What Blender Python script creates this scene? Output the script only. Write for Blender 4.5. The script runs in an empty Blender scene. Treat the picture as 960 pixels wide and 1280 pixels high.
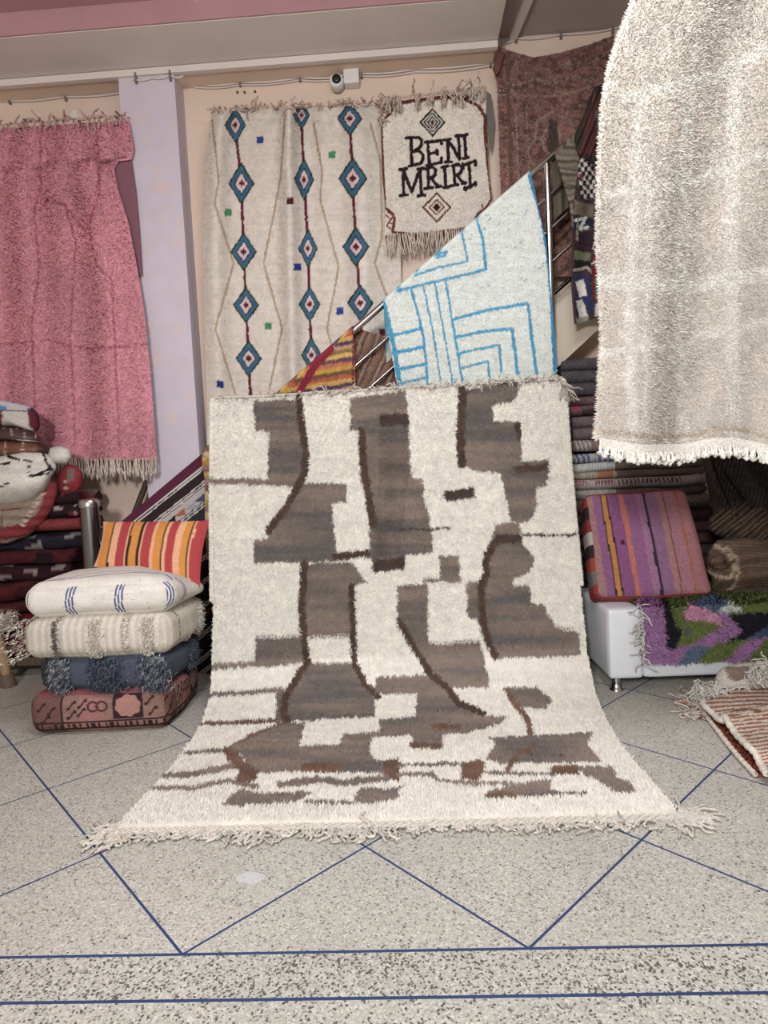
import bpy, math, random
import numpy as np
random.seed(7)
rng = np.random.default_rng(7)
PI = math.pi
scene = bpy.context.scene
COL = scene.collection

# ------------------------------------------------------------------ camera
FPX, PIT, ROLL, YAW, H = 769.4, 0.0581, -0.05, 0.0428, 1.1534
def _rotz(v, a):
    c, s = math.cos(a), math.sin(a)
    return np.array([v[0]*c - v[1]*s, v[0]*s + v[1]*c, v[2]])
fw = np.array([0, math.cos(PIT), -math.sin(PIT)]); _r = np.array([1.0, 0, 0]); _u = np.cross(_r, fw)
rt = _r*math.cos(ROLL) + _u*math.sin(ROLL); up = -_r*math.sin(ROLL) + _u*math.cos(ROLL)
fw, rt, up = _rotz(fw, YAW), _rotz(rt, YAW), _rotz(up, YAW)
CAM = np.array([0, 0, H])
def ray(px, py):
    px = np.asarray(px, float)[..., None]; py = np.asarray(py, float)[..., None]
    return fw*FPX + rt*(px-480) + up*(640-py)
def P(px, py, Y):                      # point on the upright plane at depth Y
    d = ray(px, py); Y = np.asarray(Y, float)
    return CAM + d*(Y/d[..., 1])[..., None]
def F(px, py, z=0.0):                  # point on the level plane at height z
    d = ray(px, py); z = np.asarray(z, float)
    return CAM + d*((z-H)/d[..., 2])[..., None]
def proj(p):
    d = np.asarray(p, float) - CAM; z = np.maximum(d@fw, 0.05)
    return 480 + FPX*(d@rt)/z, 640 - FPX*(d@up)/z

from mathutils import Matrix
cd = bpy.data.cameras.new('camera'); cam = bpy.data.objects.new('camera', cd); COL.objects.link(cam)
cam.matrix_world = Matrix(((rt[0], up[0], -fw[0], 0), (rt[1], up[1], -fw[1], 0), (rt[2], up[2], -fw[2], H), (0, 0, 0, 1)))
cd.sensor_fit = 'VERTICAL'; cd.sensor_height = 36.0; cd.lens = FPX/1280*36.0; cd.clip_start = 0.05
scene.camera = cam

# ------------------------------------------------------------------ colour, noise
SAT = .80
def C(r, g, b):
    a = np.array([r, g, b], float)/255
    a = a.mean()+(a-a.mean())*SAT
    return np.where(a <= 0.04045, a/12.92, ((a+0.055)/1.055)**2.4)
def _hash(ix, iy, seed):
    h = (ix.astype(np.int64)*374761393 + iy.astype(np.int64)*668265263 + seed*1274126177) & 0xffffffff
    h = ((h ^ (h >> 13))*1274126177) & 0xffffffff
    return ((h ^ (h >> 16)) & 0xffff)/65535.0
def noise(x, y, seed=0):
    x = np.asarray(x, float); y = np.asarray(y, float)
    x, y = np.broadcast_arrays(x, y)
    ix = np.floor(x); iy = np.floor(y); fx = x-ix; fy = y-iy
    fx = fx*fx*(3-2*fx); fy = fy*fy*(3-2*fy)
    a = _hash(ix, iy, seed); b = _hash(ix+1, iy, seed); c = _hash(ix, iy+1, seed); d = _hash(ix+1, iy+1, seed)
    return (a*(1-fx)+b*fx)*(1-fy) + (c*(1-fx)+d*fx)*fy - 0.5

# ------------------------------------------------------------------ mesh builder
class MB:
    def __init__(s): s.v = []; s.c = []; s.f = []; s.n = 0; s.nrm = {}
    def add(s, verts, faces, cols, smooth=True, normals=None):
        verts = np.asarray(verts, float).reshape(-1, 3); faces = np.asarray(faces, np.int64)
        cols = np.asarray(cols, float)
        if cols.ndim == 1: cols = np.tile(cols, (len(verts), 1))
        if normals is not None: s.nrm[len(s.v)] = normals
        s.v.append(verts); s.c.append(cols.reshape(-1, 3)); s.f.append((faces + s.n, smooth)); s.n += len(verts)
    def grid(s, pos, cols, wrap_u=False, flip=False):
        nv, nu = pos.shape[:2]
        idx = np.arange(nv*nu).reshape(nv, nu)
        if wrap_u: idx = np.concatenate([idx, idx[:, :1]], 1)
        a, b, c, d = idx[:-1, :-1], idx[:-1, 1:], idx[1:, 1:], idx[1:, :-1]
        q = np.stack([a, b, c, d], -1).reshape(-1, 4)
        if flip: q = q[:, ::-1]
        cols = np.asarray(cols, float)
        if cols.ndim == 1: cols = np.broadcast_to(cols, (nv, nu, 3))
        s.add(pos.reshape(-1, 3), q, cols.reshape(-1, 3))
    def box(s, lo, hi, col, M=None):
        x0, y0, z0 = lo; x1, y1, z1 = hi
        v = np.array([(x0,y0,z0),(x1,y0,z0),(x1,y1,z0),(x0,y1,z0),(x0,y0,z1),(x1,y0,z1),(x1,y1,z1),(x0,y1,z1)], float)
        if M is not None: v = M(v)
        s.add(v, [(0,3,2,1),(4,5,6,7),(0,1,5,4),(1,2,6,5),(2,3,7,6),(3,0,4,7)], col, False)
    def tube(s, pts, rad, col, n=8, caps=True):
        pts = np.asarray(pts, float); m = len(pts)
        rad = np.broadcast_to(np.asarray(rad, float), (m,))
        t = np.gradient(pts, axis=0); t /= np.linalg.norm(t, axis=1, keepdims=True)+1e-12
        ref = np.array([0, 0, 1.0]) if abs(t[0, 2]) < 0.9 else np.array([1.0, 0, 0])
        a = np.cross(t, ref); a /= np.linalg.norm(a, axis=1, keepdims=True)+1e-12; b = np.cross(t, a)
        th = np.arange(n)*2*PI/n
        pos = pts[:, None] + rad[:, None, None]*(np.cos(th)[None, :, None]*a[:, None] + np.sin(th)[None, :, None]*b[:, None])
        col = np.asarray(col, float)
        s.grid(pos, col if col.ndim == 1 else np.repeat(col[:, None], n, 1), wrap_u=True)
        if caps and n >= 3:
            k = s.n
            for e, o in ((0, 1), (m-1, -1)):
                s.add(pos[e], [list(range(n))[::o]], col if col.ndim == 1 else col[e], False)
    def lathe(s, prof, centre, col, n=24, axis='z'):
        prof = np.asarray(prof, float); th = np.arange(n)*2*PI/n
        r = prof[:, 0][:, None]; h = prof[:, 1][:, None]
        if axis == 'z': pos = np.stack([r*np.cos(th), r*np.sin(th), h+0*th], -1)
        else: pos = np.stack([r*np.cos(th), h+0*th, r*np.sin(th)], -1)
        s.grid(pos+np.asarray(centre, float), col, wrap_u=True, flip=(axis == 'z'))
    def build(s, name, mat, parent=None):
        me = bpy.data.meshes.new(name)
        v = np.concatenate(s.v); c = np.concatenate(s.c)
        me.vertices.add(len(v)); me.vertices.foreach_set('co', v.astype(np.float32).ravel())
        tot = [np.full(len(f), f.shape[1], np.int32) for f, _ in s.f]; tot = np.concatenate(tot)
        lv = np.concatenate([f.ravel() for f, _ in s.f]).astype(np.int32)
        sm = np.concatenate([np.full(len(f), k, bool) for f, k in s.f])
        me.loops.add(len(lv)); me.loops.foreach_set('vertex_index', lv)
        me.polygons.add(len(tot)); st = np.concatenate([[0], np.cumsum(tot)[:-1]]).astype(np.int32)
        me.polygons.foreach_set('loop_start', st)
        me.polygons.foreach_set('use_smooth', sm)
        me.update(calc_edges=True); me.validate()
        at = me.attributes.new('Col', 'FLOAT_COLOR', 'POINT')
        at.data.foreach_set('color', np.concatenate([c, np.ones((len(c), 1))], 1).astype(np.float32).ravel())
        if s.nrm:                        # wool tufts are shaded with the lie of the cloth they grow from
            base = np.empty(len(v)*3, np.float32); me.vertices.foreach_get('normal', base); base = base.reshape(-1, 3)
            k = 0
            for i, vv in enumerate(s.v):
                if i in s.nrm: base[k:k+len(vv)] = s.nrm[i]
                k += len(vv)
            at = me.attributes.new('custom_normal', 'FLOAT_VECTOR', 'POINT'); at.data.foreach_set('vector', base.ravel())
        me.materials.append(mat)
        o = bpy.data.objects.new(name, me); COL.objects.link(o)
        if parent is not None: o.parent = parent
        return o

def tag(o, label, cat, group=None, kind=None):
    o['label'] = label; o['category'] = cat
    if group: o['group'] = group
    if kind: o['kind'] = kind
    return o
def empty(name, label, cat, group=None, loc=(0, 0, 0)):
    o = bpy.data.objects.new(name, None); COL.objects.link(o); tag(o, label, cat, group); o.empty_display_size = .1
    return o
def struct(o):
    o['kind'] = 'structure'; return o

# ------------------------------------------------------------------ materials
def newmat(name):
    m = bpy.data.materials.new(name); m.use_nodes = True; nt = m.node_tree
    return m, nt, nt.nodes['Principled BSDF'], nt.nodes, nt.links
def cloth(name, rough=0.95, var=0.25, vscale=60, bump=0.0, bscale=300, ribs=None, sheen=0.0, metal=0.0, spec=0.15, stretch=(1, 1, 1)):
    """colour attribute broken up by noise, with woven or ribbed bump"""
    m, nt, b, N, L = newmat(name)
    at = N.new('ShaderNodeAttribute'); at.attribute_name = 'Col'
    tc = N.new('ShaderNodeTexCoord'); mp = N.new('ShaderNodeMapping'); mp.inputs['Scale'].default_value = stretch
    L.new(tc.outputs['Object'], mp.inputs['Vector'])
    nz = N.new('ShaderNodeTexNoise'); nz.inputs['Scale'].default_value = vscale; nz.inputs['Detail'].default_value = 3
    L.new(mp.outputs[0], nz.inputs['Vector'])
    mr = N.new('ShaderNodeMapRange'); mr.inputs['From Min'].default_value = .25; mr.inputs['From Max'].default_value = .75
    mr.inputs['To Min'].default_value = 1-var; mr.inputs['To Max'].default_value = 1+var*.6
    L.new(nz.outputs['Fac'], mr.inputs['Value'])
    mx = N.new('ShaderNodeVectorMath'); mx.operation = 'SCALE'
    L.new(at.outputs['Color'], mx.inputs[0]); L.new(mr.outputs[0], mx.inputs['Scale']); L.new(mx.outputs[0], b.inputs['Base Color'])
    b.inputs['Roughness'].default_value = rough; b.inputs['Metallic'].default_value = metal; b.inputs['Specular IOR Level'].default_value = spec
    if sheen: b.inputs['Sheen Weight'].default_value = sheen
    if bump:
        n2 = N.new('ShaderNodeTexNoise'); n2.inputs['Scale'].default_value = bscale; n2.inputs['Detail'].default_value = 2
        L.new(mp.outputs[0], n2.inputs['Vector']); h = n2.outputs['Fac']
        if ribs:
            w = N.new('ShaderNodeTexWave'); w.bands_direction = ribs[0]; w.inputs['Scale'].default_value = ribs[1]; w.inputs['Distortion'].default_value = 1.2; w.inputs['Detail Scale'].default_value = 6
            L.new(tc.outputs['Object'], w.inputs['Vector'])
            ad = N.new('ShaderNodeMath'); ad.operation = 'ADD'; L.new(h, ad.inputs[0]); L.new(w.outputs['Fac'], ad.inputs[1]); h = ad.outputs[0]
        bp = N.new('ShaderNodeBump'); bp.inputs['Strength'].default_value = bump; bp.inputs['Distance'].default_value = .004
        L.new(h, bp.inputs['Height']); L.new(bp.outputs[0], b.inputs['Normal'])
    return m
SHAG = cloth('shag_wool', var=.12, vscale=25)
WOOL = cloth('loop_wool', var=.30, vscale=140, bump=.8, bscale=160)
WEAVE = cloth('flat_weave', var=.22, vscale=150, bump=.6, bscale=260, ribs=('Z', 60))
RIB = cloth('ribbed_knit', var=.3, vscale=90, bump=.8, bscale=200, ribs=('X', 34))
LINEN = cloth('linen', var=.12, vscale=90, bump=.35, bscale=420)
LEATHER = cloth('stitched_leather', rough=.5, var=.2, vscale=30, bump=.25, bscale=120, spec=.4)
VINYL = cloth('white_vinyl', rough=.38, var=.05, vscale=8, bump=.05, bscale=40, spec=.5)
STEEL = cloth('polished_steel', rough=.22, var=.06, vscale=20, metal=1.0)
WOOD = cloth('turned_wood', rough=.6, var=.25, vscale=20, bump=.2, bscale=40, stretch=(6, 6, .8))
PLASTIC = cloth('painted_plastic', rough=.4, var=.05, vscale=10, spec=.5)
def plaster(name, rgb, var=.07, scale=2.2, marks=None):
    m, nt, b, N, L = newmat(name)
    tc = N.new('ShaderNodeTexCoord')
    nz = N.new('ShaderNodeTexNoise'); nz.inputs['Scale'].default_value = scale; nz.inputs['Detail'].default_value = 6; nz.inputs['Roughness'].default_value = .65
    L.new(tc.outputs['Object'], nz.inputs['Vector'])
    cr = N.new('ShaderNodeValToRGB'); c = C(*rgb)
    cr.color_ramp.elements[0].position = .3; cr.color_ramp.elements[0].color = (*np.clip(c*(1-var*1.6), 0, 1), 1)
    cr.color_ramp.elements[1].position = .7; cr.color_ramp.elements[1].color = (*np.clip(c*(1+var), 0, 1), 1)
    L.new(nz.outputs['Fac'], cr.inputs['Fac'])
    src = cr.outputs[0]
    if marks:
        v = N.new('ShaderNodeTexNoise'); v.inputs['Scale'].default_value = 9; v.inputs['Detail'].default_value = 8
        L.new(tc.outputs['Object'], v.inputs['Vector'])
        r2 = N.new('ShaderNodeValToRGB'); r2.color_ramp.elements[0].position = .56; r2.color_ramp.elements[0].color = (0, 0, 0, 1)
        r2.color_ramp.elements[1].position = .66; r2.color_ramp.elements[1].color = (1, 1, 1, 1)
        L.new(v.outputs['Fac'], r2.inputs['Fac'])
        mx = N.new('ShaderNodeMix'); mx.data_type = 'RGBA'; mx.inputs[7].default_value = (*C(*marks), 1)
        L.new(r2.outputs[0], mx.inputs[0]); L.new(src, mx.inputs[6]); src = mx.outputs[2]
    L.new(src, b.inputs['Base Color']); b.inputs['Roughness'].default_value = .85; b.inputs['Specular IOR Level'].default_value = .2
    bp = N.new('ShaderNodeBump'); bp.inputs['Strength'].default_value = .15; bp.inputs['Distance'].default_value = .01
    L.new(nz.outputs['Fac'], bp.inputs['Height']); L.new(bp.outputs[0], b.inputs['Normal'])
    return m

TD = .85; V1X, V1Y = -0.6144, 1.4313          # tile diagonal and the corner of one tile on the border line
def terrazzo():
    m, nt, b, N, L = newmat('terrazzo')
    geo = N.new('ShaderNodeNewGeometry'); sp = N.new('ShaderNodeSeparateXYZ'); L.new(geo.outputs['Position'], sp.inputs[0])
    def math_(op, a, c=None, d=None):
        n = N.new('ShaderNodeMath'); n.operation = op
        for i, x in enumerate((a, c, d)):
            if x is None: continue
            if isinstance(x, (int, float)): n.inputs[i].default_value = x
            else: L.new(x, n.inputs[i])
        return n.outputs[0]
    X = math_('SUBTRACT', sp.outputs[0], V1X); Y = math_('SUBTRACT', sp.outputs[1], V1Y)
    s = TD/math.sqrt(2)
    a = math_('MULTIPLY', math_('ADD', X, Y), 1/(math.sqrt(2)*s)); c = math_('MULTIPLY', math_('SUBTRACT', X, Y), 1/(math.sqrt(2)*s))
    def line(v, w):        # distance to nearest whole number less than w
        return math_('LESS_THAN', math_('ABSOLUTE', math_('SUBTRACT', v, math_('ROUND', v))), w)
    field = math_('GREATER_THAN', Y, 0.0)
    grid = math_('MULTIPLY', math_('MAXIMUM', line(a, .0062), line(c, .0062)), field)
    l1 = math_('LESS_THAN', math_('ABSOLUTE', Y), .0044)
    l2 = math_('LESS_THAN', math_('ABSOLUTE', math_('ADD', Y, .135)), .0044)
    lines = math_('MAXIMUM', grid, math_('MAXIMUM', l1, l2))
    band = math_('MULTIPLY', math_('LESS_THAN', Y, 0.0), math_('GREATER_THAN', Y, -.135))
    # chips
    v1 = N.new('ShaderNodeTexVoronoi'); v1.inputs['Scale'].default_value = 210; L.new(geo.outputs['Position'], v1.inputs['Vector'])
    sc = N.new('ShaderNodeSeparateColor'); L.new(v1.outputs['Color'], sc.inputs[0])
    cr = N.new('ShaderNodeValToRGB'); e = cr.color_ramp.elements
    e[0].position = 0; e[0].color = (*C(120, 116, 106), 1); e[1].position = 1; e[1].color = (*C(216, 214, 204), 1)
    for p, col in ((.05, (140, 136, 126)), (.14, (176, 173, 162)), (.6, (190, 187, 176)), (.85, (202, 199, 188))):
        k = e.new(p); k.color = (*C(*col), 1)
    L.new(sc.outputs[0], cr.inputs[0])
    # dark chips in the border band, fewer in front of it
    v2 = N.new('ShaderNodeTexVoronoi'); v2.inputs['Scale'].default_value = 190; L.new(geo.outputs['Position'], v2.inputs['Vector'])
    s2 = N.new('ShaderNodeSeparateColor'); L.new(v2.outputs['Color'], s2.inputs[0])
    dens = math_('ADD', math_('MULTIPLY', band, .15), math_('MULTIPLY', math_('LESS_THAN', Y, -.135), .08))
    dens = math_('ADD', dens, .012)
    dark = math_('LESS_THAN', s2.outputs[1], dens)
    mx = N.new('ShaderNodeMix'); mx.data_type = 'RGBA'; mx.inputs[7].default_value = (*C(62, 64, 64), 1)
    L.new(math_('MULTIPLY', dark, .85), mx.inputs[0]); L.new(cr.outputs[0], mx.inputs[6])
    # broad stains
    nz = N.new('ShaderNodeTexNoise'); nz.inputs['Scale'].default_value = 1.6; nz.inputs['Detail'].default_value = 5; L.new(geo.outputs['Position'], nz.inputs['Vector'])
    mr = N.new('ShaderNodeMapRange'); mr.inputs['From Min'].default_value = .3; mr.inputs['From Max'].default_value = .7; mr.inputs['To Min'].default_value = .88; mr.inputs['To Max'].default_value = 1.05
    L.new(nz.outputs['Fac'], mr.inputs['Value'])
    vm = N.new('ShaderNodeVectorMath'); vm.operation = 'SCALE'; L.new(mx.outputs[2], vm.inputs[0]); L.new(mr.outputs[0], vm.inputs['Scale'])
    # a worn pale spot in front of the rug
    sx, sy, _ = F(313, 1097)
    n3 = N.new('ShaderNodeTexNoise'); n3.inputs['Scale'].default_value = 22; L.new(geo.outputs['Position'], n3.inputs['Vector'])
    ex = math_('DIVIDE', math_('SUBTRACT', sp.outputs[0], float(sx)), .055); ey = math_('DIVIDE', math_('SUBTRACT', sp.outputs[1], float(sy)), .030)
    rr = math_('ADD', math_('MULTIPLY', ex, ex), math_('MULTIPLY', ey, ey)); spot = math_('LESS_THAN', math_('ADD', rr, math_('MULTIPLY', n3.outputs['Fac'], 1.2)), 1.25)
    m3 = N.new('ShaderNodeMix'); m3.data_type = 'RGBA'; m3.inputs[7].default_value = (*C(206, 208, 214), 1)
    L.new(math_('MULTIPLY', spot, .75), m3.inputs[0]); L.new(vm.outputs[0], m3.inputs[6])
    m2 = N.new('ShaderNodeMix'); m2.data_type = 'RGBA'; m2.inputs[7].default_value = (*C(44, 66, 116), 1)
    L.new(lines, m2.inputs[0]); L.new(m3.outputs[2], m2.inputs[6])
    L.new(m2.outputs[2], b.inputs['Base Color']); b.inputs['Roughness'].default_value = .42; b.inputs['Specular IOR Level'].default_value = .3
    return m

# ------------------------------------------------------------------ painting patterns
def inpoly(x, y, poly):
    poly = np.asarray(poly, float); r = np.zeros(x.shape, bool); n = len(poly)
    for i in range(n):
        x0, y0 = poly[i]; x1, y1 = poly[(i+1) % n]
        if y0 == y1: continue
        c = (y0 > y) != (y1 > y)
        r ^= c & (x < (x1-x0)*(y-y0)/(y1-y0)+x0)
    return r
def distline(x, y, pl):
    pl = np.asarray(pl, float); d = np.full(x.shape, 1e9)
    for (x0, y0), (x1, y1) in zip(pl[:-1], pl[1:]):
        dx, dy = x1-x0, y1-y0; t = np.clip(((x-x0)*dx+(y-y0)*dy)/(dx*dx+dy*dy+1e-9), 0, 1)
        d = np.minimum(d, np.hypot(x-x0-t*dx, y-y0-t*dy))
    return d
class Pattern:
    """an ordered list of filled shapes and strokes laid over a base colour"""
    def __init__(s, base, jit=0.0): s.base = base; s.items = []; s.jit = jit
    def poly(s, col, pts): s.items.append(('p', col, np.asarray(pts, float))); return s
    def line(s, col, pts, w): s.items.append(('l', col, np.asarray(pts, float), w)); return s
    def sq(s, col, x, y, r): return s.poly(col, [(x-r, y-r), (x+r, y-r), (x+r, y+r), (x-r, y+r)])
    def dia(s, col, x, y, w, h): return s.poly(col, [(x-w, y), (x, y-h), (x+w, y), (x, y+h)])
    def __call__(s, x, y):
        x = np.asarray(x, float); y = np.asarray(y, float); sh = x.shape
        x = x.ravel().copy(); y = y.ravel().copy()
        if s.jit:
            x += s.jit*2*noise(x*.35, y*.35, 3); y += s.jit*2*noise(x*.35, y*.35, 4)
        out = np.empty((x.size, 3)); out[:] = s.base(x, y) if callable(s.base) else s.base
        for it in s.items:
            pts = it[2]; pad = it[3] if it[0] == 'l' else 0
            lo = pts.min(0)-pad; hi = pts.max(0)+pad
            k = np.nonzero((x >= lo[0]) & (x <= hi[0]) & (y >= lo[1]) & (y <= hi[1]))[0]
            if not len(k): continue
            hit = inpoly(x[k], y[k], pts) if it[0] == 'p' else distline(x[k], y[k], pts) < it[3]/2
            k = k[hit]
            if len(k): out[k] = it[1](x[k], y[k]) if callable(it[1]) else it[1]
        return out.reshape(sh+(3,))
def mottled(c, a=.15, sx=.08, sy=.3, seed=1):
    c = np.asarray(c, float)
    return lambda x, y: c*(1+2*a*noise(x*sx, y*sy, seed))[:, None]

# ------------------------------------------------------------------ sheets and pile
def frame(S, u, v, e=2e-3):
    p = S(u, v); du = (S(np.minimum(u+e, 1), v)-S(np.maximum(u-e, 0), v)); dv = (S(u, np.minimum(v+e, 1))-S(u, np.maximum(v-e, 0)))
    n = np.cross(dv, du); n /= np.linalg.norm(n, axis=-1, keepdims=True)+1e-12
    dv = dv/(np.linalg.norm(dv, axis=-1, keepdims=True)+1e-12); du = du/(np.linalg.norm(du, axis=-1, keepdims=True)+1e-12)
    return p, n, du, dv
def sheet(mb, S, nu, nv, paint, thick, back=None, side=1.0):
    """closed cloth of real thickness; S(u,v), v runs downward, u runs right; side=+1 when the seen face is -du x dv"""
    u, v = np.meshgrid(np.linspace(0, 1, nu), np.linspace(0, 1, nv))
    p, n, du, dv = frame(S, u, v); n = n*side
    x, y = proj(p); c = paint(x, y, u, v)
    q = p - n*thick
    cb = c*.7 if back is None else np.broadcast_to(back, c.shape)
    mb.grid(p, c, flip=side > 0); mb.grid(q, cb, flip=side < 0)
    for a, b_, cc in ((p[0], q[0], c[0]), (p[-1], q[-1], c[-1]), (p[:, 0], q[:, 0], c[:, 0]), (p[:, -1], q[:, -1], c[:, -1])):
        mb.grid(np.stack([a, b_]), np.stack([cc, cc]))
    return p
def pile(mb, S, n, paint, length, width, lay=(0, .6), up_=.7, side=1.0, jit=.02, var=.18, uv=None, spread=.5, vr=(0, 1), ur=(0, 1)):
    """tufts of wool standing on a sheet"""
    if uv is None:
        u = rng.uniform(*ur, n); v = rng.uniform(*vr, n)
    else: u, v = uv; n = len(u)
    p, nn, du, dv = frame(S, u, v); nn = nn*side
    x, y = proj(p); c = paint(x, y, u, v)*(1+var*rng.uniform(-1, 1, n))[:, None]
    L = length*rng.uniform(.6, 1.25, n)[:, None]
    d = nn*up_ + du*(lay[0]+spread*rng.normal(0, 1, n))[:, None] + dv*(lay[1]+spread*rng.normal(0, 1, n))[:, None]
    d /= np.linalg.norm(d, axis=1, keepdims=True)
    w = np.cross(nn, d); w /= np.linalg.norm(w, axis=1, keepdims=True)+1e-9
    ang = rng.normal(0, .5, n)[:, None]; w = w*np.cos(ang)+np.cross(d, w)*np.sin(ang)
    w = w*(width*rng.uniform(.6, 1.3, n)[:, None])
    base = p - nn*.003
    tip = base + d*L
    vv = np.stack([base-w*.5, base+w*.5, tip], 1)
    gn = np.cross(vv[:, 1]-vv[:, 0], vv[:, 2]-vv[:, 0]); fl = (gn*nn).sum(1) < 0
    vv[fl] = vv[fl][:, [1, 0, 2]]; gn[fl] *= -1; gn /= np.linalg.norm(gn, axis=1, keepdims=True)+1e-12
    sn = nn + gn*.65 + rng.normal(0, .22, (n, 3)); sn /= np.linalg.norm(sn, axis=1, keepdims=True)
    cc = np.stack([c*.92, c*.92, c*1.04], 1).reshape(-1, 3)
    mb.add(vv.reshape(-1, 3), np.arange(3*n).reshape(n, 3), cc, True, np.repeat(sn, 3, 0))
def pl_interp(poly, t):
    poly = np.asarray(poly, float); d = np.r_[0, np.cumsum(np.hypot(*np.diff(poly, axis=0).T))]; d /= d[-1]
    return np.interp(t, d, poly[:, 0]), np.interp(t, d, poly[:, 1])
def pxsheet(left, right, Yf, top=None, bot=None):
    """cloth hanging between a left and a right edge; Yf(u,v) gives how far back it hangs"""
    def S(u, v):
        u = np.asarray(u, float); v = np.asarray(v, float)
        lx, ly = pl_interp(left, v); rx, ry = pl_interp(right, v)
        x = lx*(1-u)+rx*u; y = ly*(1-u)+ry*u
        if top is not None: y = y + np.interp(u, top[0], top[1])*(1-v)**2
        if bot is not None: y = y + np.interp(u, bot[0], bot[1])*v**2
        return P(x, y, Yf(u, v))
    return S
def strands(mb, base, direc, length, rad, col, seg=6, wig=.15, droop=0.0, floor=None, n=4, var=.15, knot=0.0, zw=1.0):
    """a fringe of twisted yarns, one short tube per yarn"""
    base = np.asarray(base, float); direc = np.asarray(direc, float)
    for b, d in zip(base, direc):
        L = length*random.uniform(.75, 1.2); d = d/np.linalg.norm(d)
        pts = [b]; cur = d.copy(); ph = random.uniform(0, 6.28)
        for k in range(seg):
            cur = cur + np.array([rng.normal(), rng.normal(), rng.normal()*zw])*wig + np.array([0, 0, -droop]); cur /= np.linalg.norm(cur)
            q = pts[-1]+cur*L/seg
            if floor is not None and q[2] < floor+rad*.6: q[2] = floor+rad*.6*(1+random.random()); cur[2] = max(cur[2], 0)
            pts.append(q)
        r = np.full(len(pts), rad*random.uniform(.8, 1.2)); r[-1] *= .6
        if knot: r[-2] *= 1+knot
        r[1::2] *= .8
        mb.tube(pts, r, np.asarray(col)*(1+var*random.uniform(-1, 1)), n=n, caps=False)

# ------------------------------------------------------------------ soft solids
def cushion_grid(half, r, nface, bulge=.0, seam=False):
    """rounded upholstered box as six grids: returns list of (pos, unit cube coordinates)"""
    hx, hy, hz = half; out = []
    t = np.linspace(-1, 1, nface); a, b = np.meshgrid(t, t)
    for ax in range(3):
        for s in (-1, 1):
            q = np.empty(a.shape+(3,))
            o = [i for i in range(3) if i != ax]
            q[..., ax] = s
            if (ax == 1) != (s > 0): q[..., o[0]] = a; q[..., o[1]] = b
            else: q[..., o[0]] = b; q[..., o[1]] = a
            h = np.array([hx, hy, hz]); p = q*h
            inner = np.clip(p, -(h-r), h-r); d = p-inner; L = np.linalg.norm(d, axis=-1, keepdims=True)
            p = inner + d/np.maximum(L, 1e-9)*r
            k = [(1-q[..., i]**2) for i in range(3)]
            p[..., 2] += np.sign(q[..., 2])*np.abs(q[..., 2])*bulge*k[0]*k[1]
            p[..., 0] += q[..., 0]*bulge*.6*k[1]*k[2]; p[..., 1] += q[..., 1]*bulge*.6*k[0]*k[2]
            out.append((p, q, (ax == 1) != (s > 0)))
    return out
def xform(p, loc, rz=0, rx=0, ry=0):
    from mathutils import Euler
    M = np.array(Euler((rx, ry, rz)).to_matrix())
    return p@M.T + np.asarray(loc, float)
def lump(mb, outline, Yc, front, backd, paint, n=160, m=26, power=2.2, disp=None):
    """a folded bundle with the given silhouette, domed forward by `front` and backward by `backd` metres"""
    ol = np.asarray(outline, float); ol = np.concatenate([ol, ol[:1]]); d = np.r_[0, np.cumsum(np.hypot(*np.diff(ol, axis=0).T))]; d /= d[-1]
    t = np.arange(n)/n; ox = np.interp(t, d, ol[:, 0]); oy = np.interp(t, d, ol[:, 1])
    for _ in range(3):
        ox = (np.roll(ox, 1)+2*ox+np.roll(ox, -1))/4; oy = (np.roll(oy, 1)+2*oy+np.roll(oy, -1))/4
    cx, cy = ox.mean(), oy.mean()
    for sgn, dep in ((-1, front), (1, backd)):
        r = np.sin(np.linspace(0, PI/2, m))[:, None]
        x = cx+(ox-cx)*r; y = cy+(oy-cy)*r
        prof = (1-r**power)**(1/power)
        Y = Yc + sgn*dep*prof + 0*x
        if disp is not None and sgn < 0: Y = Y - disp(x, y)*np.minimum(1, prof*2)
        p = P(x, y, Y); c = paint(x, y)
        mb.grid(p, c, wrap_u=True, flip=(sgn < 0))
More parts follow.
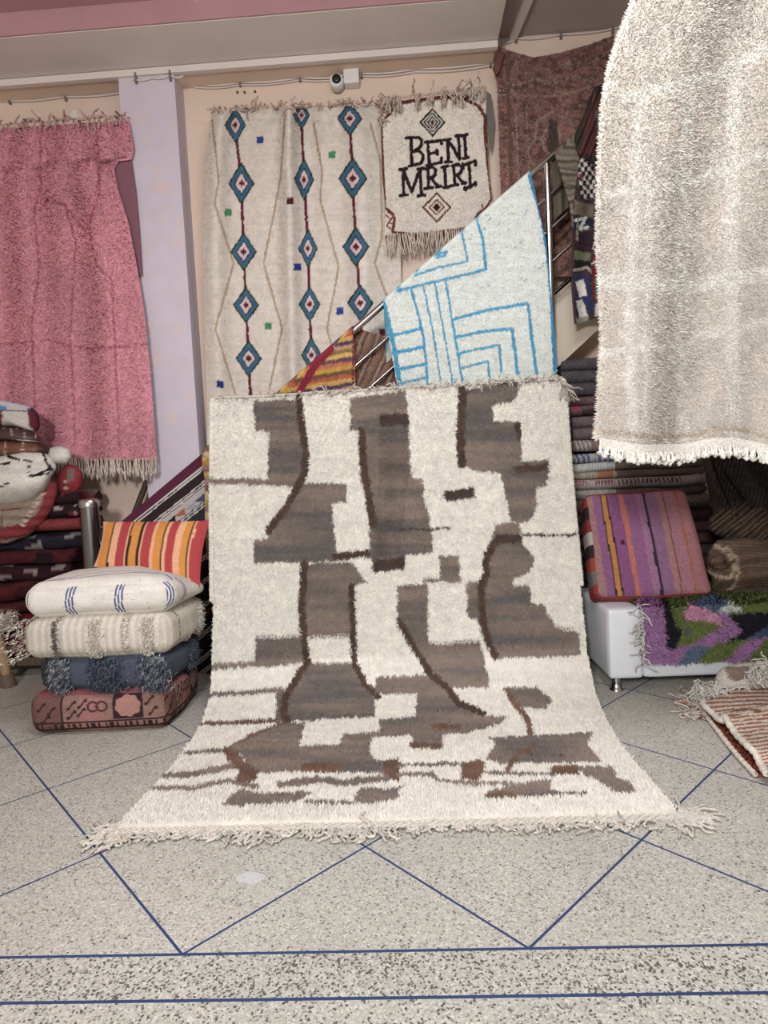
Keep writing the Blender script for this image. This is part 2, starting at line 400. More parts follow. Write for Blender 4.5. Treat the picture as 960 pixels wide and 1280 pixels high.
def folded(mb, x0, x1, y0, y1, z0, z1, layers, paint, nx=60, wob=.006, seed=0, warp=None, tap=0.0):
    """a folded textile: `layers` rounded folds, one above the other, running along X"""
    t = (z1-z0)/layers; out = []; k = 9
    for i in range(layers):
        zc = z0+t*(i+.5); off = .02*(noise(i*3.7, seed)*2)
        for j in range(k):
            th = -PI/2+PI*j/(k-1); out.append((y0+t*.5+off-t*.55*math.cos(th), zc+t*.5*math.sin(th)))
    for i in reversed(range(layers)):
        zc = z0+t*(i+.5)
        for j in range(k):
            th = PI/2-PI*j/(k-1); out.append((y1-t*.5+t*.55*math.cos(th), zc+t*.5*math.sin(th)))
    out = np.array(out); s = np.linspace(0, 1, nx)
    ends = np.sqrt(np.clip(1-np.clip(np.abs(s*2-1)*1.0, 0, 1)**14, 0, 1))
    X = x0+(x1-x0)*s
    pos = np.empty((nx, len(out), 3)); pos[..., 0] = X[:, None]
    cy = (y0+y1)/2; cz = (z0+z1)/2
    pos[..., 1] = cy+(out[None, :, 0]-cy)*(0.93+.07*ends[:, None]) + wob*2*noise(X[:, None]*7, out[None, :, 1]*25, seed)
    pos[..., 2] = cz+(out[None, :, 1]-cz)*(0.9+.1*ends[:, None]) + wob*noise(X[:, None]*5, out[None, :, 1]*0+3, seed+1)*1.2
    pos[..., 0] += (.012*noise(out[:, 1]*40, 0, seed+5)*2)[None, :]*(np.abs(s*2-1)**6)[:, None]
    if warp is not None: pos = warp(pos)
    mb.grid(pos, paint(pos), wrap_u=True)
    for e, o in ((0, 1), (nx-1, -1)):
        c = pos[e].mean(0, keepdims=True); v = np.concatenate([c, pos[e]]); m = len(out)
        f = [(0, 1+i, 1+(i+1) % m)[::o] for i in range(m)]
        mb.add(v, f, paint(v[None])[0]*.8, False)
    return pos
# ================================================================== THE ROOM
PEACH = plaster('peach_wall', (228, 200, 178), .05)
CREAMP = plaster('cream_ceiling', (222, 208, 198), .04)
PINKP = plaster('pink_ceiling', (190, 140, 145), .06)
LILAC = plaster('lilac_pillar', (206, 194, 208), .05, 3.5, marks=(214, 192, 190))
SIDE = plaster('side_wall', (190, 172, 158), .06)
GREYP = plaster('stairwell_ceiling', (176, 160, 156), .05)
TERR = terrazzo()
WY = 4.15                                   # the back wall
XL, XR, YF = -3.3, 3.2, -2.6                # side walls and the open shop front
W0 = np.ones(3)*.8
def boxobj(name, lo, hi, mat, parent=None, col=W0, M=None):
    mb = MB(); mb.box(lo, hi, col, M); return mb.build(name, mat, parent)
ZB = float(P(480, 72, 4.0)[2]); ZC = ZB+.035
BX = float(P(622, 55, 3.92)[0])
YP = float(F(280, 25, ZC)[1]); PX = float(F(565, 8, ZC)[0])
ZS = float(P(700, 42, WY)[2])
struct(boxobj('floor', (XL-.1, YF-1.5, -.12), (XR+.1, WY+.1, 0), TERR))
struct(boxobj('wall_back', (XL-.1, WY, 0), (XR+.1, WY+.12, ZS+.5), PEACH))
struct(boxobj('wall_left', (XL-.1, YF, 0), (XL, WY, ZS+.3), SIDE))
struct(boxobj('wall_right', (XR, YF, 0), (XR+.1, WY, ZS+.3), SIDE))
# ceiling: cream soffit with a pink tray let into it, and the stairwell opening on the right
mb = MB()
mb.box((XL, YP, ZC), (BX, 4.0, ZC+.2), W0); mb.box((PX, YF+1.0, ZC), (BX, YP, ZC+.2), W0)
struct(mb.build('ceiling', CREAMP))
mb = MB(); mb.box((XL, YF+1.0, ZC+.13), (PX, YP, ZC+.2), W0)
mb.box((XL, YP-.012, ZC+.004), (PX, YP, ZC+.13), W0); mb.box((PX-.012, YF+1.0, ZC+.004), (PX, YP, ZC+.13), W0)
struct(mb.build('ceiling_tray', PINKP))
struct(boxobj('trim_1', (XL, 4.0, ZB), (BX, WY, ZB+.23), PEACH))            # beam over the pillar
mb = MB(); mb.box((XL, 3.968, ZB-.010), (BX+.01, 4.0, ZB+.03), W0); struct(mb.build('trim_2', CREAMP))
mb = MB(); mb.box((BX, YF+1.0, ZS), (XR, WY, ZS+.15), W0); struct(mb.build('ceiling_stairwell', GREYP))
mb = MB(); mb.box((BX-.001, YF+1.0, ZC), (BX+.012, WY, ZS), W0); struct(mb.build('trim_3', CREAMP))
a, b_ = P(640, 46, WY), F(661, 0, ZS-.02)
mb = MB(); q = []
for p, w in ((a, .022), (b_, .022)):
    q += [(p[0]-w, p[1], ZS-.03), (p[0]+w, p[1], ZS-.03), (p[0]+w, p[1], ZS), (p[0]-w, p[1], ZS)]
q = np.array(q); q[4:] += (q[4:]-q[:4])*2.0; q[:4, 1] = WY-.002
mb.add(q, [(0,3,2,1),(4,5,6,7),(0,1,5,4),(1,2,6,5),(2,3,7,6),(3,0,4,7)], W0, False)
struct(mb.build('trim_4', CREAMP))
pxl, pxr = float(P(165, 330, 3.98)[0]-.004), float(P(233, 330, 3.98)[0])
struct(boxobj('pillar', (pxl-.0, 3.985, 0), (pxr, WY, ZB), LILAC))

# recessed ceiling lamp
r = empty('ceiling_lamp', 'round white recessed lamp in the pink ceiling tray', 'lamp')
c = F(260, -4, ZC+.13)
mb = MB(); mb.lathe([(.085, 0), (.085, -.018), (.06, -.022), (.055, -.006)], c, C(225, 220, 214)); ring = mb.build('trim_ring', PLASTIC, r)
mb = MB(); mb.lathe([(.055, -.006), (.04, -.012), (.0, -.014)], c, C(235, 233, 228)); mb.build('diffuser', PLASTIC, ring)

# cables along the top of the wall
def cable(name, pts, Y, label, col=C(214, 202, 194), rad=.006):
    p = [P(x, y, Y) for x, y in pts]
    q = []
    for a, b_ in zip(p[:-1], p[1:]):
        for t in np.linspace(0, 1, 8, endpoint=False): q.append(a*(1-t)+b_*t + np.array([0, 0, -.012*math.sin(PI*t)]))
    q.append(p[-1]); mb = MB(); mb.tube(q, rad, col, n=6)
    return tag(mb.build(name, PLASTIC), label, 'cable', 'cables clipped along the top of the wall')
def clips(parent, pts, Y):
    for x, y in pts:
        mb = MB(); p = P(x, y, Y); mb.box(p+np.array([-.006, -.012, -.03]), p+np.array([.006, .012, .03]), C(120, 110, 104)); mb.build('cable_clip', PLASTIC, parent)
k = cable('wall_cable', [(-60, 132), (0, 126), (80, 121), (164, 114)], WY-.012, 'pale cable clipped to the wall left of the pillar')
clips(k, [(12, 124), (82, 120)], WY-.014)
k = cable('wall_cable', [(166, 99), (190, 97), (212, 94), (229, 95)], 3.975, 'pale cable wrapped across the top of the lilac pillar')
clips(k, [(170, 98), (213, 95)], 3.975)
k = cable('wall_cable', [(243, 106), (300, 103), (375, 97), (432, 94)], WY-.012, 'pale cable running from the pillar to the security camera, upper of two')
clips(k, [(300, 102), (375, 96)], WY-.014)
cable('wall_cable', [(243, 109), (300, 106), (375, 100), (428, 98)], WY-.012, 'pale cable running from the pillar to the security camera, lower of two', rad=.005)
k = cable('wall_cable', [(449, 92), (520, 86), (615, 78)], WY-.012, 'pale cable running right from the camera box under the beam, upper of two')
clips(k, [(452, 92), (613, 78)], WY-.014)
cable('wall_cable', [(449, 95), (520, 90), (610, 83), (622, 66), (626, 54)], WY-.012, 'pale cable running right from the camera box and up beside the beam end', rad=.005)
k = cable('wall_cable', [(628, 53), (645, 48), (700, 43), (775, 34)], WY-.012, 'pale cable along the stairwell ceiling above the brown rug')
clips(k, [(645, 47), (701, 42), (766, 36)], WY-.014)
for x, y in ((297, 116), (306, 116), (319, 115)):
    mb = MB(); p = P(x, y, WY); mb.lathe([(.0, -.012), (.007, -.01), (.008, 0)], p, C(90, 75, 66), n=8, axis='y')
    tag(mb.build('wall_screw', PLASTIC), {297: 'left', 306: 'middle', 319: 'right'}[x]+'most of three screw heads in the peach wall above the diamond rug' if x != 306 else 'middle one of three screw heads in the peach wall above the diamond rug', 'screw', 'screws in the wall')

# security camera
r = empty('security_camera', 'small white security camera with black lens and square junction box', 'camera')
p = P(440, 100, WY)
mb = MB()
for q, uq, fl in cushion_grid((.05, .035, .06), .008, 8): mb.grid(q+p+np.array([0, -.035, 0]), C(228, 222, 218), flip=fl)
mb.build('junction_box', PLASTIC, r)
p = P(421, 103, WY-.06)
mb = MB(); mb.lathe([(.0, .06), (.03, .058), (.045, .03), (.046, -.01), (.04, -.03), (.03, -.036), (.0, -.034)], p, C(226, 222, 220), axis='y'); body = mb.build('camera_body', PLASTIC, r)
mb = MB(); mb.lathe([(.029, -.036), (.028, -.044), (.016, -.049), (.0, -.05)], p+np.array([.002, -.002, -.002]), C(22, 22, 26), axis='y'); mb.build('lens', PLASTIC, body)
mb = MB(); mb.tube([p+np.array([0, .05, 0]), p+np.array([.03, .055, 0]), P(432, 102, WY-.03)], .012, C(214, 208, 204)); mb.build('bracket', PLASTIC, r)

# ================================================================== STAIRCASE AND RAILING
RY = 3.72                                    # plane of the railing
STRG = plaster('stair_plaster', (196, 180, 160), .06)
A0, A1 = P(697, 459, 3.8), P(756, 404, 3.8)
sl = (A1[2]-A0[2])/(A1[0]-A0[0])             # slope of the flight
def zlow(x): return A0[2]+sl*(x-A0[0])
top_off = float(P(695, 372, 3.8)[2] - zlow(P(695, 372, 3.8)[0]))
mb = MB()
xf = A0[0]-A0[2]/sl; xt = xf - top_off/sl; xe = 2.3
for y0, y1 in ((3.80, 4.14),):
    o = [(xt, 0), (xf, 0), (xe, zlow(xe)), (xe, zlow(xe)+top_off)]
    v = np.array([(x, y, max(z, 0.0)) for y in (y0, y1) for x, z in o])
    mb.add(v, [(0,1,2,3),(7,6,5,4),(0,4,5,1),(1,5,6,2),(2,6,7,3),(3,7,4,0)], W0, False)
struct(mb.build('staircase', STRG))

def railpt(px, dy=0.0): return P(px, 415 + (195-415)*(px-440)/250.0 + dy, RY)
r = empty('stair_railing', 'polished steel stair railing rising to the right behind the rugs', 'railing')
mb = MB(); mb.tube([railpt(118), railpt(705)], .020, C(205, 200, 196), n=12); mb.build('handrail', STEEL, r)
for k, dy in enumerate((46, 89, 132, 174)):
    mb = MB(); mb.tube([railpt(118, dy), railpt(745, dy)], .0095 if k < 3 else .012, C(190, 184, 180) if k < 3 else C(70, 66, 64), n=8); mb.build('rail', STEEL, r)
for px in (683, 520, 330):
    t_ = railpt(px); mb = MB()
    zz = max(0.0, zlow(t_[0])+top_off*.5)
    mb.tube([t_+np.array([0, .0, -.02]), (t_[0], RY, zz)], .021, C(214, 210, 206), n=14)
    mb.build('post', STEEL, r)
r = empty('newel_post', 'thick polished steel newel post beside the striped pillow', 'post')
n0 = P(112, 640, 3.66)
mb = MB(); mb.lathe([(.056, 0.012), (.056, P(112, 632, 3.66)[2])], (n0[0], 3.66, 0), C(150, 146, 142), n=20); tube_ = mb.build('tube', STEEL, r)
zt_ = P(112, 632, 3.66)[2]
mb = MB(); mb.lathe([(.06, zt_-.01), (.064, zt_+.03), (.05, zt_+.042), (0, zt_+.045)], (n0[0], 3.66, 0), C(200, 195, 190), n=20); mb.build('cap', STEEL, tube_)
mb = MB(); mb.lathe([(.085, 0.0), (.085, .012), (.058, .02)], (n0[0], 3.66, 0), C(160, 156, 150), n=20); mb.build('base_flange', STEEL, r)
a = P(184, 601, 4.0); b_ = P(169, 640, 4.0); d_ = (b_-a)
mb = MB(); mb.tube([a, b_, (b_+d_*3.2)*np.array([1, 1, 0])+np.array([0, 0, .02])], .02, C(84, 66, 58), n=6)
tag(mb.build('wooden_batten', WOOD), 'dark wooden batten leaning on the wall under the pink rug fringe', 'batten')

# ================================================================== WALL RUGS
CRM = C(226, 216, 200)
# ---- pink rug
PINK = C(226, 146, 160)
pat = Pattern(mottled(PINK, .10, .02, .02, 5), .8)
dk = C(190, 98, 118); lt = C(232, 150, 165)
for ln in ([(50, 165), (52, 235), (42, 270), (50, 330), (40, 400), (46, 560)], [(122, 165), (124, 240), (112, 280), (120, 330), (140, 350), (150, 560)], [(80, 255), (95, 300), (88, 420), (95, 560)],
           [(0, 430), (60, 425), (110, 436), (190, 430)], [(42, 270), (62, 250), (80, 255), (104, 285)]):
    pat.line(dk, ln, 2.2)
pat.sq(C(176, 100, 112), 62, 243, 5); pat.poly(lt, [(56, 240), (68, 240), (68, 246), (56, 246)])
S = pxsheet([(-70, 166), (-66, 300), (-60, 575)], [(160, 150), (166, 185), (163, 197), (147, 199), (141, 210), (146, 235), (160, 280), (170, 330), (180, 390), (188, 470), (196, 575)],
            lambda u, v: 4.06 - .125*np.clip((u-.45)/.35, 0, 1)**2*(3-2*np.clip((u-.45)/.35, 0, 1)) - .030*np.sin(u*15+1)*(.3+.7*np.sin(v*2)) - .02*np.sin(u*31+v*3) - .03*v)
pt = lambda x, y, u, v: pat(x, y)
r = empty('pink_rug', 'shaggy pink wool rug hanging on the wall left of the pillar', 'rug')
mb = MB(); sheet(mb, S, 120, 160, pt, .012); pile(mb, S, 75000, pt, .022, .009, lay=(0, .35), up_=.8, var=.22)
mb.build('pile', SHAG, r)
# bare back of the rug where its top corner folds away
S2 = pxsheet([(141, 206), (142, 226), (156, 280), (168, 340)], [(163, 192), (170, 240), (174, 285), (178, 345)], lambda u, v: 3.96 + 0*u)
mb = MB(); sheet(mb, S2, 16, 40, lambda x, y, u, v: np.broadcast_to(C(150, 98, 112), x.shape+(3,)), .006); mb.build('backing', WEAVE, r)
mb = MB(); u = np.linspace(.48, .995, 34); b0 = S(u, np.ones_like(u))
for k in range(3): strands(mb, b0+np.array([0, -.004*k, .01])+rng.normal(0, .004, b0.shape), np.tile((0, -.05, -1), (len(u), 1)), .125, .0042, C(214, 196, 180), wig=.07, knot=1.2)
mb.build('bottom_fringe', WOOL, r)
mb = MB(); u = np.linspace(.3, .99, 60); b0 = S(u, np.zeros_like(u))
strands(mb, b0+np.array([0, -.012, .02]), np.stack([rng.normal(0, .35, 60), -.5+0*u, rng.normal(-.4, .6, 60)], 1), .075, .007, C(206, 168, 160), wig=.25, droop=.15)
mb.build('top_fringe', WOOL, r)
mb = MB(); p = P(90, 145, WY-.03); sa = P(88, 153, WY-.03)
o_ = [P(x, y, WY-.002) for x, y in ((84, 152), (91, 137), (96, 139), (97, 152))]
o_ += [q+np.array([0, .003, 0]) for q in o_]
mb.add(np.array(o_), [(0,1,2,3),(7,6,5,4),(0,4,5,1),(1,5,6,2),(2,6,7,3),(3,7,4,0)], C(226, 218, 212), False)
tag(mb.build('price_tag', PLASTIC), 'small white paper tag on the wall above the pink rug', 'tag')

# ---- cream rug with diamonds
NAVY, BLUE, GRN, MAR, TAN, BLK = C(40, 48, 66), C(58, 104, 150), C(62, 120, 100), C(110, 32, 52), C(186, 156, 126), C(44, 34, 40)
def z1(pts): return [(240+x/2.4, 100+y/2.4) for x, y in pts]
pat = Pattern(mottled(C(220, 208, 194), .06, .02, .5, 9), .5)
for ln in ([(60,120),(70,200),(80,300),(68,370),(125,550),(70,745),(130,940),(160,1010)], [(280,100),(265,300),(215,550),(270,745),(230,940),(220,1010)], [(365,130),(390,270),(385,360),(440,560),(405,745),(420,800),(440,1000)], [(535,130),(565,240),(570,470),(548,550),(585,650),(600,760)]):
    pat.line(TAN, z1(ln), 2.6)
for cx, ds in (((130, 148, 155, 162, 170, 178), ((135,33,55),(310,40,64),(515,40,60),(675,40,56),(835,40,56),(1000,40,56))), ((328, 336, 348, 353, 358, 364), ((105,26,48),(298,31,66),(505,30,60),(672,33,56),(825,32,56),(980,32,56))), ((473, 482, 492, 505, 512, 520), ((115,38,55),(295,44,66),(500,41,62),(668,40,58),(830,40,56),(990,40,56)))):
    pat.line(MAR, z1([(c, d[0]) for c, d in zip(cx, ds)]), 3.6)
    for c, (y, w, h) in zip(cx, ds):
        X0, Y0 = 240+c/2.4, 100+y/2.4; w /= 2.4; h /= 2.4
        for f, col in ((1, NAVY), (.86, GRN), (.78, BLUE), (.55, NAVY), (.46, C(226, 196, 190))): pat.dia(col, X0, Y0, w*f, h*f)
        pat.dia(MAR, X0, Y0, w*.2, h*.2); pat.poly(MAR, [(X0-w*.22, Y0-2), (X0+w*.22, Y0-2), (X0+w*.22, Y0+2), (X0-w*.22, Y0+2)])
for col, x, y in ((C(44,64,150),204,180),(C(70,150,96),420,224),(C(96,34,38),295,363),(C(70,150,96),108,397),(C(44,60,150),316,560),(C(44,64,160),443,693),(C(70,150,96),228,738),(C(40,50,130),85,912),(C(104,36,52),572,757)):
    pat.sq(col, 240+x/2.4, 100+y/2.4, 4.4)
dY = lambda u, v: 4.07 - (.12*np.exp(-((u-.44)/.045)**2) + .09*np.exp(-((u-.06)/.06)**2)+.09*np.exp(-((u-.80)/.07)**2)-.04*np.exp(-((u-.56)/.05)**2))*(1-.5*v) - .012*np.sin(u*23+2*v) - .02*v
S = pxsheet([(264, 140), (256, 200), (254, 320), (258, 480), (262, 720)], [(486, 130), (497, 220), (501, 330), (503, 480), (506, 720)], dY)
pt = lambda x, y, u, v: pat(x, y)
r = empty('diamond_rug', 'cream wool rug with columns of blue diamonds hanging on the peach wall', 'rug')
mb = MB(); sheet(mb, S, 200, 460, pt, .010); pile(mb, S, 110000, pt, .012, .007, lay=(0, .9), up_=.55, var=.18, spread=.3, vr=(0, .68))
mb.build('pile', SHAG, r)
mb = MB(); n = 150; u = np.sort(rng.uniform(0, 1, n)); b0 = S(u, np.zeros(n))
hmp = .5+.9*np.abs(noise(u*9, 0, 21))*2
for i in range(n): strands(mb, b0[i:i+1]+np.array([[0, -.012, .0]]), [(random.gauss(0, .5), -.35, random.gauss(.35, .5))], .055*hmp[i], .006, C(202, 176, 160), wig=.35, droop=.05, seg=5)
mb.build('top_fringe', WOOL, r)

# ---- small rug with lettering
RB, INK = C(122, 58, 50), C(52, 34, 40)
def z2(pts): return [(460+x/5.333, 100+y/5.333) for x, y in pts]
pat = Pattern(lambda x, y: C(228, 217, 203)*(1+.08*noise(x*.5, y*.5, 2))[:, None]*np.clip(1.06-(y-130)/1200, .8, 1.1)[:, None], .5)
pat.line(RB, z2([(90,285),(92,420),(100,600),(112,850),(165,890),(178,935),(165,1015),(330,1030),(640,990),(700,960),(735,890),(790,850),(825,790),(805,620),(785,430),(775,235),(725,165),(600,112),(300,140),(190,165),(150,215),(90,285)]), 3.4)
pat.line(RB, z2([(200, 160), (300, 135), (600, 105), (690, 120)]), 5)
for l in ([(120, 900), (150, 930), (125, 970), (160, 1000)], [(740, 880), (770, 860), (760, 830)], [(130, 880), (170, 905), (140, 950), (165, 960)], [(745, 165), (765, 200), (755, 230)]): pat.line(C(150, 84, 70), z2(l), 2)
W_ = 4.2
for l in ([(285,385),(288,470),(292,572)], [(255,386),(300,380)], [(290,384),(340,383),(358,400),(358,430),(340,456),(295,474)], [(295,474),(345,476),(366,500),(366,530),(350,556),(275,574)],
          [(398,415),(404,490),(410,560)], [(383,416),(440,410),(490,402),(490,424)], [(405,492),(462,480)], [(462, 466), (464, 494)], [(393,568),(440,560),(490,548),(491,518)],
          [(530,398),(534,470),(536,545)], [(532,398),(570,455),(608,525)], [(602,372),(607,440),(611,527)], [(510,400),(548,394)], [(585,374),(618,368)], [(516,549),(556,545)],
          [(642,368),(648,440),(652,517)], [(622,372),(662,362)], [(635,522),(668,514)],
          [(236,598),(236,680),(238,768)], [(238,600),(262,670),(292,745)], [(292,745),(318,670),(346,592)], [(346,592),(352,680),(357,768)], [(210,597),(258,590)], [(214,770),(262,765)], [(330,594),(372,588)], [(333,772),(380,767)],
          [(400,592),(402,650),(404,720)], [(384,592),(430,582),(450,598),(450,628),(432,648),(405,654)], [(420,652),(450,690),(474,712)], [(378,724),(430,716)], [(455,716),(484,708)],
          [(510,578),(514,640),(520,712)], [(494,582),(532,574)], [(502,718),(540,710)],
          [(572,572),(576,630),(580,700)], [(558,572),(604,562),(624,580),(624,606),(606,628),(578,636)], [(594,632),(618,668),(640,690)], [(553,706),(602,697)], [(630, 692), (652, 684)],
          [(672,552),(678,630),(682,714)], [(630,570),(672,554),(716,540)], [(632, 560), (637, 588)], [(712, 538), (716, 566)], [(645,724),(682,708),(716,690)], [(646, 716), (650, 730)], [(716, 682), (718, 698)]):
    pat.line(INK, z2(l), W_)
for (x, y, w, h, cols) in ((430, 282, 88, 98, (BLK, C(222,212,200), BLK, C(222,212,200), BLK, C(222,212,200), C(110,60,54))), (458, 848, 98, 104, (RB, C(226,216,200), C(226,216,200), RB, C(222,200,180), RB, BLK))):
    for f, col in zip((1, .82, .7, .56, .44, .3, .2), cols): pat.dia(col, 460+x/5.333, 100+y/5.333, w*f/5.333, h*f/5.333)
S = pxsheet([(480, 128), (476, 150), (478, 220), (482, 262), (481, 294)], [(608, 113), (607, 150), (611, 220), (617, 262), (622, 284)],
            lambda u, v: 4.03 - .012*np.sin(u*9+1)-.01*np.sin(v*7+u*4))
pt = lambda x, y, u, v: pat(x, y)
r = empty('lettered_rug', 'small cream rug with dark lettering and a red-brown border on the wall', 'rug')
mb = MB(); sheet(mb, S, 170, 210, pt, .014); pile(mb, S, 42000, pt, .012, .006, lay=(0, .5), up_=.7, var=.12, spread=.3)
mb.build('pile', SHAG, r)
mb = MB(); n = 46; u = np.linspace(.01, .95, n); b0 = S(u, np.ones(n))
for k in range(2): strands(mb, b0+np.array([0, -.004+.008*k, .005])+rng.normal(0, .003, b0.shape), np.tile((0, -.08, -1), (n, 1)), .13, .0045, C(216, 196, 178), wig=.10)
mb.build('bottom_fringe', WOOL, r)
mb = MB(); n = 90; u = np.concatenate([rng.uniform(.0, .16, 26), rng.uniform(.26, .62, 30), rng.uniform(.68, .99, 34)]); b0 = S(u, np.zeros(n))
strands(mb, b0+np.array([0, -.025, .012]), np.stack([rng.normal(0, .2, n), -.25+0*u, rng.normal(-.5, .5, n)], 1), .10, .0055, C(214, 190, 172), wig=.22, droop=.3)
e_ = S(np.linspace(0, 1, 60), np.zeros(60))+np.array([0, -.02, .004]); mb.tube(e_, .007, C(206, 180, 162), n=5)
strands(mb, S(np.full(24, .0), rng.uniform(0, .16, 24))+np.array([0, -.02, 0]), rng.normal(0, 1, (24, 3))*np.array([1, .4, 1])+np.array([0, -.3, 0]), .07, .006, C(206, 178, 162), wig=.4)
mb.build('top_fringe', WOOL, r)
S = pxsheet([(606, 112), (609, 150), (613, 190)], [(614, 118), (618, 150), (616, 180)], lambda u, v: 4.06+0*u)
mb = MB(); sheet(mb, S, 10, 30, lambda x, y, u, v: np.broadcast_to(C(126, 116, 110), x.shape+(3,)), .006); mb.build('backing', WEAVE, r)

# ---- brown red rug behind the railing
B1, B2, B3, TN = C(150, 104, 94), C(122, 86, 76), C(160, 108, 96), C(166, 140, 122)
def bb(x, y):
    b = B1*(1+.5*noise(x*.25, y*.3, 3)+.5*noise(x*.6, y*.7, 4))[:, None]
    d = noise(x*.16, y*.22, 8) > .18
    b[d] = B2*.9; d = noise(x*.5, y*.45, 9) > .34; b[d] = TN; return b
pat = Pattern(bb, 1.0)
pat.line(TN, [(622, 118), (700, 120), (765, 100)], 2)
pat.line(TN, [(644, 130), (652, 320)], 1.8); pat.line(B2, [(634, 66), (642, 320)], 5); pat.line(TN, [(658, 130), (664, 320)], 1.2)
for l in ([(690, 140), (672, 150), (668, 175), (658, 190), (672, 215), (690, 225)], [(690, 140), (712, 150), (722, 175), (712, 200)], [(690, 155), (680, 165), (680, 185), (690, 195), (700, 185), (700, 165), (690, 155)], [(690, 225), (712, 235), (718, 260), (700, 280), (680, 268), (690, 225)]): pat.line(TN, l, 2.2)
pat.poly(C(84, 72, 62), [(686, 150), (696, 150), (700, 190), (684, 190)])
for k in range(16): pat.sq(C(156, 140, 122), 634+k*7.5, 104-.4*k+3*math.sin(k), 2)
S = pxsheet([(624, 58), (621, 70), (622, 120), (626, 240), (634, 345)], [(768, 44), (765, 60), (766, 120), (770, 240), (774, 345)], lambda u, v: 4.05 - .02*np.sin(u*12)-.03*v, top=([0, .08, .3, .5, .8, 1], [0, 6, 18, 16, 8, 0]))
pt = lambda x, y, u, v: pat(x, y)
r = empty('brown_rug', 'rust brown patterned wool rug hanging behind the stair railing', 'rug')
mb = MB(); sheet(mb, S, 150, 220, pt, .014); pile(mb, S, 60000, pt, .016, .008, lay=(0, .6), up_=.6, var=.28)
mb.build('pile', SHAG, r)
mb = MB(); lump(mb, [(622, 62), (632, 66), (626, 90), (620, 96), (615, 86), (619, 76)], 4.03, .03, .01, lambda x, y: np.broadcast_to(C(120, 76, 64), x.shape+(3,)), n=60, m=8); mb.build('folded_corner', WOOL, r)
# ================================================================== RUGS DRAPED OVER THE RAILING
def rail_y(px): return 415 + (195-415)*(px-440)/250.0
FY = RY-.045                                   # front flap of a draped rug
def draped(name, label, left, right, paint, parts=(), Yf=None, nu=120, nv=160, npile=0, plen=.012, pw=.007, mat=None, back_drop=70, side_tex=True, thick=.012):
    """front flap from the rail down, then over the rail and a short flap behind"""
    r = empty(name, label, 'rug')
    lt, rt_ = left[0], right[0]
    Sf = pxsheet(left, right, Yf or (lambda u, v: FY - .012*np.sin(u*9+v*2)*v))
    mb = MB(); sheet(mb, Sf, nu, nv, paint, thick)
    if npile: pile(mb, Sf, npile, paint, plen, pw, lay=(0, .7), up_=.5, var=.13, spread=.3)
    mb.build('front_flap', mat or SHAG, r)
    def So(u, v):
        u = np.asarray(u, float); v = np.asarray(v, float)
        a = P(lt[0]*(1-u)+rt_[0]*u, lt[1]*(1-u)+rt_[1]*u, FY); th = np.clip(v*2.2, 0, 1)*PI
        R = .045
        q = np.stack([a[..., 0], FY+R*(1-np.cos(th)), a[..., 2]+R*np.sin(th)*.62-np.clip(v*2.2-1, 0, 9)*.28], -1)
        return q
    mb = MB(); sheet(mb, So, 40, 30, lambda x, y, u, v: paint(np.minimum(x, 5000), lt[1]*(1-u)+rt_[1]*u+2+0*y, u, v), thick, side=-1.0)
    mb.build('back_flap', mat or SHAG, r)
    return r, Sf
def zb(pts): return [(340+x/2.526, 180+y/2.526) for x, y in pts]
# ---- white rug with blue lines
BL = C(70, 158, 200)
pat = Pattern(mottled(C(216, 220, 212), .06, .03, .5, 4), .7)
pat.line(BL, zb([(345,480),(362,540),(385,640),(405,770)]), 6); pat.line(C(50, 140, 190), zb([(812,90),(832,160),(855,240),(872,350),(884,480),(895,720)]), 6)
for l, w in (([(645,235),(665,300),(675,395),(600,415),(480,442),(378,467)], 3.6), ([(600,280),(618,370),(520,390),(435,420)], 2.6), ([(505,355),(550,338),(545,352),(520,358)], 3), ([(440,460),(462,540),(480,620),(492,760)], 3.2), ([(478,450),(510,600),(532,750)], 2.2), ([(515,440),(540,580),(570,755)], 2.2),
            ([(548,430),(570,560),(602,755)], 2.8), ([(368,605),(420,595),(466,583)], 4), ([(383,660),(477,640)], 4.2), ([(390,712),(482,694)], 3.6), ([(400,755),(490,737)], 3.6), ([(573,552),(690,522),(808,503),(820,610),(836,725)], 4), ([(578,610),(660,592),(758,582),(775,725)], 4), ([(588,660),(718,634),(724,720)], 3), ([(600,706),(682,685),(687,745)], 3)):
    pat.line(BL, zb(l), w)
for _ in range(26): x, y = random.uniform(580, 680), random.uniform(260, 370); pat.line(C(120, 160, 180), [(x, y), (x+3, y-2)], 1.2)
draped('blue_line_rug', 'white wool rug with blue angular lines draped over the railing', [(479, 378), (486, 420), (498, 490), (510, 560)], [(663, 216), (682, 300), (692, 400), (697, 480), (700, 560)], lambda x, y, u, v: pat(x, y), nu=190, nv=220, npile=70000)

# ---- many coloured striped rug
ST = [C(*c) for c in ((214,160,64),(120,86,60),(190,96,70),(214,166,80),(84,66,90),(200,150,120),(150,116,70),(222,176,90),(110,72,90),(206,120,80))]
def stripes(cols, w, ang=0.0, jx=.0, seed=0):
    def f(x, y):
        t = (y*math.cos(ang)+x*math.sin(ang)+2.0*noise(x*.12, y*.12, seed))/w
        k = np.floor(t).astype(int) % len(cols); return np.array(cols)[k]*(1+.5*noise(x*.5, y*1.2, seed+1))[:, None]
    return f
pat = Pattern(stripes(ST, 5.2, .16, seed=11), .8)
pat.line(C(150, 40, 58), [(413, 436), (393, 458), (372, 492), (350, 540)], 9); pat.line(C(120, 40, 60), [(441, 412), (442, 500)], 2)
draped('striped_wool_rug', 'yellow orange and purple striped wool rug draped over the lower railing', [(268, 562), (266, 590), (264, 640)], [(441, 411), (443, 450), (446, 530)], lambda x, y, u, v: pat(x, y), nu=150, nv=90, npile=30000, plen=.014, mat=SHAG)
